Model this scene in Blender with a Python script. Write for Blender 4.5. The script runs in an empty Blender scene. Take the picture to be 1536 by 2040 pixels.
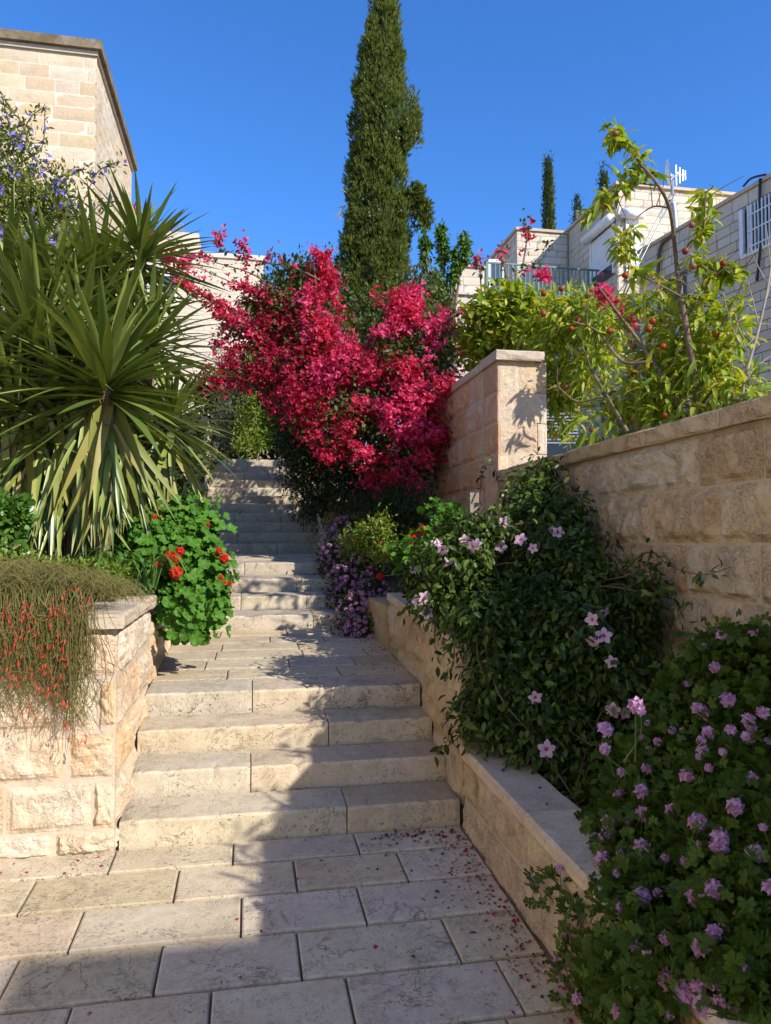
import bpy, math, random
import numpy as np
from mathutils import Vector, Matrix, noise

SC = bpy.context.scene
COL = SC.collection
R = math.radians

# ------------------------------------------------------------------ camera, sky, sun, exposure
EYE = 1.63
YAW, PITCH, FPX = R(10.6), R(2.25), 1475.0      # the path runs along +Y; the camera looks a little to its right
SA, CA = math.sin(YAW), math.cos(YAW)
cam_data = bpy.data.cameras.new('camera')
cam = bpy.data.objects.new('camera', cam_data); COL.objects.link(cam)
cam.location = (0, 0, EYE)
cam.rotation_euler = (math.pi/2 + PITCH, 0, -YAW)
cam_data.sensor_fit = 'VERTICAL'; cam_data.sensor_height = 24.0
cam_data.lens = FPX / 2040 * 24.0
cam_data.clip_start = 0.05; cam_data.clip_end = 2000
SC.camera = cam

SUN_TO = Vector((0.98, -1.18, 1.0)).normalized()
world = bpy.data.worlds.new('World'); SC.world = world
world.use_nodes = True
wn = world.node_tree.nodes; wl = world.node_tree.links
sky = wn.new('ShaderNodeTexSky'); sky.sky_type = 'NISHITA'; sky.sun_disc = False
sky.sun_elevation = math.asin(SUN_TO.z)
sky.sun_rotation = math.atan2(SUN_TO.x, SUN_TO.y)
sky.altitude = 0; sky.air_density = 1.0; sky.dust_density = 0.0; sky.ozone_density = 8.0
wn['Background'].inputs['Strength'].default_value = 0.117
hsv = wn.new('ShaderNodeHueSaturation'); hsv.inputs['Saturation'].default_value = 1.13; hsv.inputs['Hue'].default_value = .506     # the camera's deep blue
wl.new(sky.outputs[0], hsv.inputs['Color']); wl.new(hsv.outputs[0], wn['Background'].inputs['Color'])
sun_d = bpy.data.lights.new('sun', 'SUN'); sun_d.energy = 3.1; sun_d.angle = R(0.5); sun_d.color = (1.0, 0.95, 0.86)
sun = bpy.data.objects.new('sun', sun_d); COL.objects.link(sun)
sun.rotation_euler = SUN_TO.to_track_quat('Z', 'Y').to_euler(); sun.location = (8, -7, 12)
SC.view_settings.view_transform = 'Standard'; SC.view_settings.look = 'None'
SC.view_settings.gamma = 1.0; SC.view_settings.use_curve_mapping = False
SC.view_settings.exposure = 1.17
SC.render.engine = 'CYCLES'
SC.cycles.use_denoising = True
SC.cycles.max_bounces = 8; SC.cycles.diffuse_bounces = 6; SC.cycles.transmission_bounces = 3; SC.cycles.glossy_bounces = 2

# ------------------------------------------------------------------ measuring: photograph pixel -> place
def ray(px, py):
    u = (px - 768) / FPX; v = (1020 - py) / FPX
    hor = math.cos(PITCH) - v*math.sin(PITCH)
    return u/hor, (math.sin(PITCH) + v*math.cos(PITCH))/hor
def at(px, py, Z):
    u, w = ray(px, py)
    return Vector((Z*(SA + CA*u), Z*(CA - SA*u), EYE + Z*w))
def at_x(px, py, X):
    u, w = ray(px, py); return at(px, py, X/(SA + CA*u))
def at_y(px, py, Y):
    u, w = ray(px, py); return at(px, py, Y/(CA - SA*u))
def px_of(p):
    f = p[0]*SA + p[1]*CA; r = p[0]*CA - p[1]*SA; h = p[2]-EYE
    d = f*math.cos(PITCH) + h*math.sin(PITCH); up = -f*math.sin(PITCH) + h*math.cos(PITCH)
    if d < 0.05: return (-9999, -9999, d)
    return (768 + FPX*r/d, 1020 - FPX*up/d, d)
def in_view(p, m=60):
    x, y, d = px_of(p); return -m < x < 1536+m and -m < y < 2040+m

# ------------------------------------------------------------------ objects
def tag(o, label=None, cat=None, group=None, kind=None):
    if label: o['label'] = label
    if cat: o['category'] = cat
    if group: o['group'] = group
    if kind: o['kind'] = kind
    return o
def empty(name, loc, label=None, cat=None, group=None, kind=None):
    o = bpy.data.objects.new(name, None); COL.objects.link(o); o.location = loc
    o.empty_display_size = 0.1
    return tag(o, label, cat, group, kind)
def inv_of(parent):
    m = Matrix.Translation(parent.location).inverted() if parent.parent is None else None
    if m is None:
        q = parent; m = Matrix.Identity(4); chain = []
        while q: chain.append(q); q = q.parent
        for q in reversed(chain): m = m @ q.matrix_parent_inverse @ (Matrix.Translation(q.location) if q.type == 'EMPTY' else q.matrix_basis)
        m = m.inverted()
    return m
_inv = {}
def put(name, me, mat=None, parent=None, M=None, kind=None):
    """link a mesh as one object; geometry / M are in world space"""
    o = bpy.data.objects.new(name, me); COL.objects.link(o)
    if M is not None: o.matrix_basis = M
    if parent is not None:
        o.parent = parent
        k = parent.as_pointer()
        if k not in _inv: _inv[k] = inv_of(parent)
        o.matrix_parent_inverse = _inv[k]
    if mat is not None:
        if len(me.materials) == 0: me.materials.append(mat)
    if kind: o['kind'] = kind
    return o
def mesh(name, verts, faces, smooth=False):
    me = bpy.data.meshes.new(name); me.from_pydata([tuple(v) for v in verts], [], faces); me.update()
    if smooth: me.polygons.foreach_set('use_smooth', [True]*len(me.polygons))
    return me
class MB:
    """collects pieces of one mesh"""
    def __init__(s): s.v = []; s.f = []
    def add(s, vs, fs):
        b = len(s.v); s.v += [tuple(v) for v in vs]; s.f += [tuple(i+b for i in f) for f in fs]
    def box(s, lo, hi):
        x0, y0, z0 = lo; x1, y1, z1 = hi
        s.add([(x0,y0,z0),(x1,y0,z0),(x1,y1,z0),(x0,y1,z0),(x0,y0,z1),(x1,y0,z1),(x1,y1,z1),(x0,y1,z1)],
              [(0,3,2,1),(4,5,6,7),(0,1,5,4),(1,2,6,5),(2,3,7,6),(3,0,4,7)])
    def bar(s, p, q, w, h=None, up=Vector((0,0,1))):
        h = h or w; p = Vector(p); q = Vector(q); d = (q-p).normalized()
        x = d.cross(up)
        if x.length < 1e-3: x = d.cross(Vector((1,0,0)))
        x.normalize(); y = x.cross(d)
        vs = [c + x*a*w/2 + y*b*h/2 for c in (p, q) for a, b in ((-1,-1),(1,-1),(1,1),(-1,1))]
        s.add(vs, [(0,1,2,3),(7,6,5,4),(0,4,5,1),(1,5,6,2),(2,6,7,3),(3,7,4,0)])
    def tube(s, pts, rad, n=6, cap=True):
        pts = [Vector(p) for p in pts]; m = len(pts)
        if not hasattr(rad, '__len__'): rad = [rad]*m
        b = len(s.v); prev = None
        for i, p in enumerate(pts):
            d = (pts[min(i+1, m-1)] - pts[max(i-1, 0)])
            d = d.normalized() if d.length > 1e-9 else Vector((0,0,1))
            x = d.cross(prev if prev is not None and d.cross(prev).length > .05 else (Vector((0,0,1)) if abs(d.z) < .9 else Vector((1,0,0))))
            x.normalize(); y = x.cross(d)
            prev = y
            # keep frame steady
            for k in range(n):
                a = 2*math.pi*k/n
                s.v.append(tuple(p + (y*math.cos(a) + x*math.sin(a))*rad[i]))
        for i in range(m-1):
            for k in range(n):
                k2 = (k+1) % n
                s.f.append((b+i*n+k, b+i*n+k2, b+(i+1)*n+k2, b+(i+1)*n+k))
        if cap:
            s.f.append(tuple(b+k for k in range(n))[::-1]); s.f.append(tuple(b+(m-1)*n+k for k in range(n)))
    def build(s, name, mat, parent=None, smooth=False, kind=None):
        return put(name, mesh(name, s.v, s.f, smooth), mat, parent, kind=kind)
def smooth_path(pts, n=6):
    """Catmull-Rom through pts"""
    P = [Vector(p) for p in pts]; P = [P[0]*2-P[1]] + P + [P[-1]*2-P[-2]]; out = []
    for i in range(1, len(P)-2):
        for k in range(n):
            t = k/n; a, b, c, d = P[i-1], P[i], P[i+1], P[i+2]
            out.append(.5*((2*b) + (c-a)*t + (2*a-5*b+4*c-d)*t*t + (3*b-a-3*c+d)*t**3))
    out.append(P[-2]); return out

# ------------------------------------------------------------------ materials
class NT:
    def __init__(s, name):
        s.m = bpy.data.materials.new(name); s.m.use_nodes = True
        s.t = s.m.node_tree; s.n = s.t.nodes; s.l = s.t.links; s.n.clear()
        s.out = s.n.new('ShaderNodeOutputMaterial')
    def node(s, typ, **kw):
        o = s.n.new('ShaderNode'+typ)
        for k, v in kw.items(): setattr(o, k, v)
        return o
    def link(s, a, b): s.l.new(a, b)
    def val(s, sock, v):
        if hasattr(v, 'node'): s.l.new(v, sock)
        elif isinstance(v, (tuple, list)) and len(v) == 3 and sock.type == 'RGBA': sock.default_value = (*v, 1)
        else: sock.default_value = v
    def math(s, op, a, b=0.0, c=None, clamp=False):
        o = s.node('Math', operation=op, use_clamp=clamp); s.val(o.inputs[0], a); s.val(o.inputs[1], b)
        if c is not None: s.val(o.inputs[2], c)
        return o.outputs[0]
    def noise(s, vec, scale, detail=3, rough=.55, dist=0.0):
        o = s.node('TexNoise'); s.link(vec, o.inputs['Vector']); o.inputs['Scale'].default_value = scale
        o.inputs['Detail'].default_value = detail; o.inputs['Roughness'].default_value = rough; o.inputs['Distortion'].default_value = dist
        return o.outputs['Fac']
    def ramp(s, fac, stops):
        o = s.node('ValToRGB'); s.val(o.inputs[0], fac); e = o.color_ramp.elements
        while len(e) < len(stops): e.new(.5)
        for i, (p, c) in enumerate(stops):
            e[i].position = p; e[i].color = (*c, 1) if len(c) == 3 else c
        return o.outputs[0]
    def step(s, fac, a, b):
        o = s.node('MapRange'); s.val(o.inputs[0], fac); o.inputs[1].default_value = a; o.inputs[2].default_value = b
        return o.outputs[0]
    def mix(s, fac, a, b, typ='MIX'):
        o = s.node('Mix', data_type='RGBA', blend_type=typ); s.val(o.inputs[0], fac); s.val(o.inputs[6], a); s.val(o.inputs[7], b)
        return o.outputs[2]
    def place(s, jitter=37.0, stretch=None):
        g = s.node('NewGeometry'); i = s.node('ObjectInfo')
        c = s.node('CombineXYZ'); s.link(i.outputs['Random'], c.inputs[0])
        sc = s.node('VectorMath', operation='SCALE'); s.link(c.outputs[0], sc.inputs[0]); sc.inputs['Scale'].default_value = jitter
        a = s.node('VectorMath', operation='ADD'); s.link(g.outputs['Position'], a.inputs[0]); s.link(sc.outputs[0], a.inputs[1])
        return a.outputs[0], i.outputs['Random']
    def scaled(s, vec, xyz):
        o = s.node('VectorMath', operation='MULTIPLY'); s.link(vec, o.inputs[0]); o.inputs[1].default_value = xyz; return o.outputs[0]
    def bsdf(s, col, rough=.8, spec=.3, bump=None, bstr=.3, bdist=.01, metal=0.0):
        p = s.node('BsdfPrincipled'); s.val(p.inputs['Base Color'], col); s.val(p.inputs['Roughness'], rough)
        p.inputs['Specular IOR Level'].default_value = spec; p.inputs['Metallic'].default_value = metal
        if bump is not None:
            b = s.node('Bump'); b.inputs['Strength'].default_value = bstr; b.inputs['Distance'].default_value = bdist
            s.link(bump, b.inputs['Height']); s.link(b.outputs[0], p.inputs['Normal'])
        return p
    def done(s, shader):
        s.link(shader.outputs[0], s.out.inputs[0]); return s.m

def stone_mat(name, c1, c2, c3, scale=3.0, rnd=.25, pits=.0, cracks=.0, grime=.3, grime_col=(.10,.075,.055), bstr=.5, bdist=.012, fine=60, rough=.85, stretch=None, speck=0.0):
    t = NT(name); vec, rnd_s = t.place()
    v2 = t.scaled(vec, stretch) if stretch else vec
    big = t.noise(v2, scale, 4, .6, .4)
    col = t.ramp(big, [(.30, c1), (.5, c2), (.70, c3)])
    mid = t.noise(vec, scale*5, 4, .65)
    col = t.mix(t.math('MULTIPLY', t.step(mid, .4, .7), .35), col, tuple(x*.72 for x in c1))
    # each piece its own tone
    var = t.math('ADD', t.math('MULTIPLY', rnd_s, rnd), 1-rnd*.55)
    hs = t.node('HueSaturation'); t.link(col, hs.inputs['Color']); t.link(var, hs.inputs['Value'])
    hue = t.math('ADD', t.math('MULTIPLY', t.math('FRACT', t.math('MULTIPLY', rnd_s, 7.31)), .014), .493); t.link(hue, hs.inputs['Hue'])
    sat = t.math('ADD', t.math('MULTIPLY', t.math('FRACT', t.math('MULTIPLY', rnd_s, 13.7)), .35), .85); t.link(sat, hs.inputs['Saturation'])
    col = hs.outputs[0]
    fn = t.noise(vec, fine, 4, .7)
    h = t.math('ADD', t.math('MULTIPLY', mid, .8), t.math('MULTIPLY', fn, .35))
    if speck:
        s1 = t.noise(vec, 110, 3, .75); s2 = t.noise(vec, 7, 4, .7, .5); s3 = t.noise(vec, 28, 4, .7)
        sm = t.math('MULTIPLY', t.math('MULTIPLY', t.step(s1, .50, .64), t.step(s2, .40, .62)), speck)
        col = t.mix(sm, col, (.16, .125, .09)); col = t.mix(t.math('MULTIPLY', t.step(s3, .52, .72), speck*.5), col, tuple(x*.55 for x in c2))
        col = t.mix(t.math('MULTIPLY', t.step(s3, .46, .30), speck*.4), col, tuple(min(1, x*1.22) for x in c3))
        h = t.math('SUBTRACT', h, t.math('MULTIPLY', sm, .5))
    if grime:
        g = t.noise(vec, scale*1.6, 6, .72, .6)
        gm = t.math('MULTIPLY', t.step(g, .54, .78), grime)
        gm = t.math('MULTIPLY', gm, t.step(fn, .35, .6))
        gm = t.math('MULTIPLY', gm, t.math('ADD', t.math('MULTIPLY', t.math('FRACT', t.math('MULTIPLY', rnd_s, 5.77)), 1.5), .35), clamp=True)
        col = t.mix(gm, col, grime_col)
    if pits:
        pn = t.noise(t.scaled(vec, (1, 1.0, 1)), 55, 3, .6, .3); reg = t.noise(vec, 4.0, 3, .6)
        pm = t.math('MULTIPLY', t.step(pn, .60, .66), t.step(reg, .38, .62))
        col = t.mix(t.math('MULTIPLY', pm, pits), col, (.10, .075, .05))
        h = t.math('SUBTRACT', h, t.math('MULTIPLY', pm, .8))
    if cracks:
        cn = t.noise(vec, 4.5, 5, .6, 1.2)
        cm = t.math('SUBTRACT', 1.0, t.step(t.math('ABSOLUTE', t.math('SUBTRACT', cn, .5)), .002, .011), clamp=True)
        cm = t.math('MULTIPLY', cm, t.step(t.noise(vec, 2.3, 2), .48, .60))
        col = t.mix(t.math('MULTIPLY', cm, cracks), col, (.13, .095, .065))
        h = t.math('SUBTRACT', h, t.math('MULTIPLY', cm, .8))
    return t.done(t.bsdf(col, rough, .25, h, bstr, bdist))

def plain_mat(name, col, rough=.6, spec=.4, metal=0.0, var=.12, scale=8):
    t = NT(name); vec, r = t.place()
    n = t.noise(vec, scale, 4, .6)
    c = t.ramp(n, [(.3, tuple(x*(1-var) for x in col)), (.7, tuple(min(1, x*(1+var)) for x in col))])
    return t.done(t.bsdf(c, rough, spec, n, .15, .004, metal))

def leaf_mat(name, cols, trans=.35, rough=.45, spec=.35, tint=(1.25, 1.15, .45), patch=None, pscale=2.2):
    """cols: dark..light; every leaf takes its own place between them"""
    t = NT(name)
    g = t.node('NewGeometry'); i = t.node('ObjectInfo')
    f = t.math('FRACT', t.math('ADD', g.outputs['Random Per Island'], i.outputs['Random']))
    n = len(cols)
    col = t.ramp(f, [(k/(n-1) if n > 1 else 0, c) for k, c in enumerate(cols)])
    if patch:
        col = t.mix(t.math('MULTIPLY', t.step(t.noise(g.outputs['Position'], pscale, 2), .42, .58), .8), col, t.ramp(f, [(k/(len(patch)-1), c) for k, c in enumerate(patch)]))
    nz = t.noise(g.outputs['Position'], 35, 2)
    col = t.mix(t.math('MULTIPLY', nz, .35), col, tuple(x*.6 for x in cols[len(cols)//2]))
    p = t.bsdf(col, rough, spec)
    if trans <= 0: return t.done(p)
    tr = t.node('BsdfTranslucent')
    mul = t.mix(1.0, col, tuple(tint), 'MULTIPLY'); t.link(mul, tr.inputs[0])
    mx = t.node('MixShader'); mx.inputs[0].default_value = trans
    t.link(p.outputs[0], mx.inputs[1]); t.link(tr.outputs[0], mx.inputs[2])
    return t.done(mx)

M = {}
M['step'] = stone_mat('step_limestone', (.47,.38,.26), (.55,.455,.32), (.59,.50,.37), 2.2, .16, pits=.85, cracks=.85, grime=.75, bstr=.5, bdist=.006, stretch=(.6,1,2.2), speck=.6)
M['slab'] = stone_mat('paving_limestone', (.46,.37,.25), (.54,.44,.305), (.58,.485,.35), 2.0, .16, pits=.6, cracks=.8, grime=.8, bstr=.5, bdist=.006, speck=.7)
M['tread'] = stone_mat('worn_tread', (.40,.325,.235), (.46,.38,.275), (.51,.43,.32), 2.2, .16, pits=.5, cracks=.6, grime=.9, bstr=.45, bdist=.005, speck=.8)
M['rock'] = stone_mat('cream_rockface', (.60,.40,.24), (.62,.48,.33), (.62,.52,.40), 3.2, .18, grime=.35, bstr=.9, bdist=.025, fine=45, speck=.25)
M['tan'] = stone_mat('tan_rockface', (.50,.36,.21), (.54,.41,.26), (.55,.45,.31), 2.6, .2, grime=.75, bstr=1.0, bdist=.03, fine=45, speck=.35)
M['rose'] = stone_mat('rose_stone', (.52,.28,.16), (.56,.36,.23), (.55,.42,.30), 2.6, .2, grime=.4, bstr=.6, bdist=.015, speck=.3)
M['coping'] = stone_mat('coping_limestone', (.50,.39,.27), (.56,.45,.33), (.59,.49,.37), 2.6, .15, grime=.6, bstr=.5, bdist=.01, speck=.5)
M['mortar'] = stone_mat('mortar', (.50,.40,.29), (.55,.45,.34), (.58,.49,.38), 9, .05, grime=.25, bstr=.3, bdist=.006)
M['joint'] = stone_mat('dirty_joint', (.17,.125,.085), (.24,.18,.125), (.31,.24,.17), 14, .05, grime=.3, bstr=.5, bdist=.006)
M['stairjoint'] = stone_mat('dark_step_joint', (.06,.045,.03), (.09,.065,.045), (.13,.095,.065), 14, .05, grime=.3, bstr=.5, bdist=.006)
M['wallmortar'] = stone_mat('tan_mortar', (.44,.33,.21), (.48,.37,.25), (.51,.40,.28), 9, .05, grime=.35, bstr=.4, bdist=.006)
M['house'] = stone_mat('house_stone', (.55,.41,.26), (.60,.47,.32), (.62,.51,.37), 1.1, .2, grime=.08, bstr=.6, bdist=.03, fine=22)
M['pale'] = stone_mat('pale_house_stone', (.57,.47,.35), (.61,.52,.40), (.62,.54,.43), .8, .16, grime=.06, bstr=.5, bdist=.03, fine=16)
M['housemortar'] = plain_mat('house_mortar', (.66,.56,.43), .9, .2)
M['darkjoint'] = plain_mat('grey_joint', (.34,.29,.23), .9, .2)
M['roofstone'] = stone_mat('lichen_roof_edge', (.13,.095,.05), (.22,.17,.11), (.30,.25,.19), 3, .1, grime=.6, bstr=.6, bdist=.02)
M['soil'] = stone_mat('soil', (.055,.038,.025), (.085,.06,.04), (.12,.09,.06), 5, .0, grime=.4, bstr=.8, bdist=.03, fine=30)
M['dry'] = stone_mat('dry_ground', (.30,.22,.14), (.36,.27,.18), (.40,.31,.22), 1.5, .0, grime=.3, bstr=.6, bdist=.03)
M['white'] = plain_mat('white_paint', (.74,.74,.72), .45)
M['grey_metal'] = plain_mat('grey_metal', (.33,.34,.35), .4, .5, .6)
M['green_metal'] = plain_mat('green_railing', (.10,.16,.14), .5)
M['black'] = plain_mat('black_rubber', (.02,.02,.022), .5)
M['dark'] = plain_mat('dark_opening', (.03,.033,.038), .3)
M['glass'] = plain_mat('window_glass', (.06,.075,.09), .12, .6)
M['pipe'] = plain_mat('brown_pipe', (.13,.07,.045), .5)
M['bounce_plaster'] = plain_mat('cream_bounce_plaster', (.80,.65,.47), .9, .2)  # bright surface of the added house that reflects light into the shade
M['wood'] = stone_mat('weathered_post', (.22,.18,.14), (.30,.25,.20), (.36,.31,.26), 6, .1, grime=.4, bstr=.6, bdist=.01, stretch=(4,4,.5))
M['bark'] = stone_mat('bark', (.13,.085,.055), (.19,.13,.09), (.26,.19,.14), 9, .1, grime=.4, bstr=.6, bdist=.008)
M['greybark'] = stone_mat('grey_bark', (.26,.22,.18), (.33,.29,.25), (.40,.36,.31), 9, .1, grime=.3, bstr=.5, bdist=.006)
M['greenstem'] = plain_mat('green_stem', (.10,.14,.04), .6)
M['redstem'] = plain_mat('wiry_stem', (.13,.085,.045), .7)

# ------------------------------------------------------------------ stone pieces
def rock_variant(i, nx=21, ny=12, margin=.07, rough=1.0, flat=False, asp=2.0):
    """unit stone: x,y in -.5..+.5, dressed face towards +z (z: 0 = margin, ~1 = boss), back at -1"""
    V = []; F = []
    sd = Vector((i*17.3, i*5.1, i*9.7))
    for b in range(ny):
        for a in range(nx):
            x = a/(nx-1)-.5; y = b/(ny-1)-.5
            m = min((.5-abs(x))*asp, (.5-abs(y)))      # distance to the edge in course heights
            jag = noise.noise(Vector((x*asp*5, y*5, i*2.2)))
            e = max(0.0, min(1.0, (m-margin*(1+.6*jag))/(.14+.08*jag))) if not flat else max(0.0, min(1.0, (m-margin)/.10))
            e = e*e*(3-2*e)
            p = Vector((x*asp, y, 0))
            p = p + Vector((noise.noise(p*2+sd), noise.noise(p*2-sd), 0))*.12
            t = noise.fractal(p*2.4+sd, .9, 2.1, 4)*.5 + noise.noise(p*1.2+sd)*.6 + .25
            facet = abs(noise.noise(p*2.7+sd*1.7)) + .35*abs(noise.noise(p*6.1+sd))
            h = (.42 + rough*(t*.55 - .25) + facet*.5*rough) * e
            ex = noise.noise(Vector((y*5, i*3.3, 1 if x > 0 else 7)))*.010 if a in (0, nx-1) else 0
            ey = noise.noise(Vector((x*8, i*4.1, 2 if y > 0 else 5)))*.016 if b in (0, ny-1) else 0
            if flat: h = .25*e + .3*noise.noise(p*2+sd)*e
            V.append((x+ex, y+ey, h))
    for b in range(ny-1):
        for a in range(nx-1):
            k = b*nx+a; F.append((k, k+1, k+nx+1, k+nx))
    rim = [a for a in range(nx)] + [b*nx+nx-1 for b in range(1, ny)] + [(ny-1)*nx+a for a in range(nx-2, -1, -1)] + [b*nx for b in range(ny-2, 0, -1)]
    base = len(V)
    for r in rim: V.append((V[r][0], V[r][1], -1.0))
    n = len(rim)
    for k in range(n):
        k2 = (k+1) % n; F.append((rim[k2], rim[k], base+k, base+k2))
    return mesh('stone', V, F)
ROCK = [rock_variant(i, 27, 15, .035) for i in range(8)] + [rock_variant(60+i, 15, 16, .035, asp=.9) for i in range(6)]
DRESSED = [rock_variant(20+i, 7, 5, .05, .25, True) for i in range(6)]
SMALL = [rock_variant(40+i, 5, 4, .02, .2, True) for i in range(6)]
def mats_for(variants, mat):
    """the same shapes in another stone"""
    out = []
    for me in variants:
        c = me.copy(); c.materials.clear(); c.materials.append(mat); out.append(c)
    return out
def basis(U, V, N, O):
    U = Vector(U); V = Vector(V); N = Vector(N); O = Vector(O)
    return Matrix(((U.x,V.x,N.x,O.x),(U.y,V.y,N.y,O.y),(U.z,V.z,N.z,O.z),(0,0,0,1)))

def courses_random(W, H, ch, lr, rng, joints=None):
    out = []; v = 0; k = 0
    while v < H - 1e-4:
        v1 = min(H, v+ch)
        if H - v1 < ch*.35: v1 = H
        if joints and k in joints: js = [0] + [j for j in joints[k] if 0 < j < W] + [W]
        else:
            js = [0]; u = rng.uniform(.35, 1)*lr[0]
            while u < W - lr[0]*.4: js.append(u); u += rng.uniform(*lr)
            js.append(W)
        out.append((v, v1, js)); v = v1; k += 1
    return out
def ashlar(parent, O, U, N, W, H, ch, lr, variants, depth, gap, seed, joints=None, holes=(), name='stone', limit=300, slope=0.0, coursed=None, view_only=True):
    """lay stones on the face O + u*U + v*Z, dressed side along N; U x Z = N. returns leftovers for a joined part"""
    rng = random.Random(seed); U = Vector(U); N = Vector(N); Zv = Vector((0,0,1)); O = Vector(O)
    Us = U + Zv*slope
    rects = []
    for v0, v1, js in (coursed or courses_random(W, H, ch, lr, rng, joints)):
        spans = [(js[i], js[i+1]) for i in range(len(js)-1)]
        for (h0, h1, k0, k1) in holes:
            if min(v1, k1) - max(v0, k0) > (v1-v0)*.3:
                ns = []
                for a, b in spans:
                    if b <= h0 or a >= h1: ns.append((a, b)); continue
                    if a < h0 - .03: ns.append((a, h0))
                    if b > h1 + .03: ns.append((h1, b))
                spans = ns
        rects += [(a, b, v0, v1) for a, b in spans]
    items = []
    for a, b, v0, v1 in rects:
        c = O + Us*((a+b)/2) + Zv*((v0+v1)/2)
        vis = in_view(c, 120)
        items.append((0 if vis else 1, px_of(c)[2] if vis else 999, a, b, v0, v1, c))
    items.sort(key=lambda t: (t[0], t[1]))
    rest = []
    for k, (nv, d, a, b, v0, v1, c) in enumerate(items):
        mt = basis(Us*(b-a-gap), Zv*(v1-v0-gap), N*(depth*rng.uniform(.75, 1.15)), c + N*rng.uniform(-.001, .002))
        me = rng.choice(variants if len(variants) != 14 else (variants[8:] if (b-a) < 1.35*(v1-v0) else variants[:8]))
        if k < limit and nv == 0: put(name, me, None, parent, mt)
        else: rest.append((me, mt))
    if rest:
        vs = []; fs = []
        for me, mt in rest:
            b = len(vs)
            vs += [tuple(mt @ v.co) for v in me.vertices]
            fs += [tuple(i+b for i in p.vertices) for p in me.polygons]
        put('stonework', mesh('stonework', vs, fs), variants[0].materials[0], parent, kind='stuff')

# ================================================================== THE SETTING
RISE, SL = .125, .05                       # riser height; everything paved climbs 5 % as well
FRONTS = [3.71, 4.00, 4.29, 4.59,  6.78, 7.15, 7.53, 8.00,  9.45, 9.72, 9.99, 10.26, 10.53,  11.30, 11.56, 11.82, 12.08, 12.34, 12.60]
XL, XR = -.585, 1.085
def floor_z(y, k): return SL*y + RISE*k

def terrain_height(x, y):
    pts = [(-200, -6), (-3, -.4), (3.2, -.25), (4.6, .2), (8, .8), (13, 2.3), (18, 3.2), (30, 5.2), (60, 9), (200, 22), (900, 60)]
    for (a, za), (b, zb) in zip(pts, pts[1:]):
        if y <= b: return za + (zb-za)*(y-a)/(b-a)
    return 60
ys = [-200,-60,-20,-8,-3,0,1.5,3.2,4.6,6,8,10,13,15,18,22,26,30,40,60,100,200,400,900]
xs = [-600,-200,-80,-40,-20,-10,-5,-2,-.7,0,.6,1.2,2,4,8,14,20,40,80,200,600]
tv = [(x, y, terrain_height(x, y) + (noise.noise(Vector((x*.1, y*.1, 0)))*.4 if abs(x) > 9 else 0)) for y in ys for x in xs]
tf = [(j*len(xs)+i, j*len(xs)+i+1, (j+1)*len(xs)+i+1, (j+1)*len(xs)+i) for j in range(len(ys)-1) for i in range(len(xs)-1)]
tag(put('terrain', mesh('terrain', tv, tf), M['dry']), kind='structure')

# ---- paving slabs
def slab_variant(i, nx=15, ny=7):
    V = []; F = []
    for b in range(ny):
        for a in range(nx):
            ta = [0, .012, .08, .16, .24, .32, .41, .5, .59, .68, .76, .84, .92, .988, 1][a] - .5; tb = [0, .025, .25, .5, .75, .975, 1][b] - .5
            edge = a in (0, nx-1) or b in (0, ny-1)
            x = ta + (noise.noise(Vector((tb*4+i*3, i, a)))*.005+noise.noise(Vector((tb*19+i*3, i, a)))*.003)*(a in (0, nx-1)); y = tb + (noise.noise(Vector((ta*7+i*5, i*2, b)))*.013+noise.noise(Vector((ta*31+i*5, i*2, b)))*.009)*(b in (0, ny-1))
            z = noise.noise(Vector((ta*3+i*9, tb*2, i)))*.12 - (.35 if edge else 0)
            V.append((x, y, z))
    for b in range(ny-1):
        for a in range(nx-1):
            k = b*nx+a; F.append((k, k+1, k+nx+1, k+nx))
    rim = [a for a in range(nx)] + [b*nx+nx-1 for b in range(1, ny)] + [(ny-1)*nx+a for a in range(nx-2, -1, -1)] + [b*nx for b in range(ny-2, 0, -1)]
    base = len(V); n = len(rim)
    V += [(V[r][0], V[r][1], -4.0) for r in rim]
    F += [(rim[(k+1) % n], rim[k], base+k, base+(k+1) % n) for k in range(n)]
    me = mesh('paving_slab', V, F); me.materials.append(M['slab']); return me
SLABS = [slab_variant(i) for i in range(8)]
def lay(parent, rows, k, x0, x1, joints, seed, gap=.009):
    rng = random.Random(seed)
    for i in range(len(rows)-1):
        ya, yb = rows[i], rows[i+1]
        js = joints.get(i)
        if js is None:
            js = []; u = x0 + rng.uniform(.2, .6)
            while u < x1 - .2: js.append(u); u += rng.uniform(.42, .68)
        else:
            u = js[0] - rng.uniform(.5, .62)
            while u > x0 + .2: js = [u] + js; u -= rng.uniform(.45, .62)
            u = js[-1] + rng.uniform(.45, .6)
            while u < x1 - .15: js = js + [u]; u += rng.uniform(.45, .6)
        js = [x0] + js + [x1]
        for a, b in zip(js, js[1:]):
            c = Vector(((a+b)/2, (ya+yb)/2, floor_z((ya+yb)/2, k) + rng.uniform(-.0015, .0015)))
            if not in_view(c, 500): continue
            put('paving_slab', rng.choice(SLABS), None, parent,
                basis(((b-a-gap), 0, 0), (0, yb-ya-gap, (yb-ya)*SL), (0, 0, .010), c))

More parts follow.
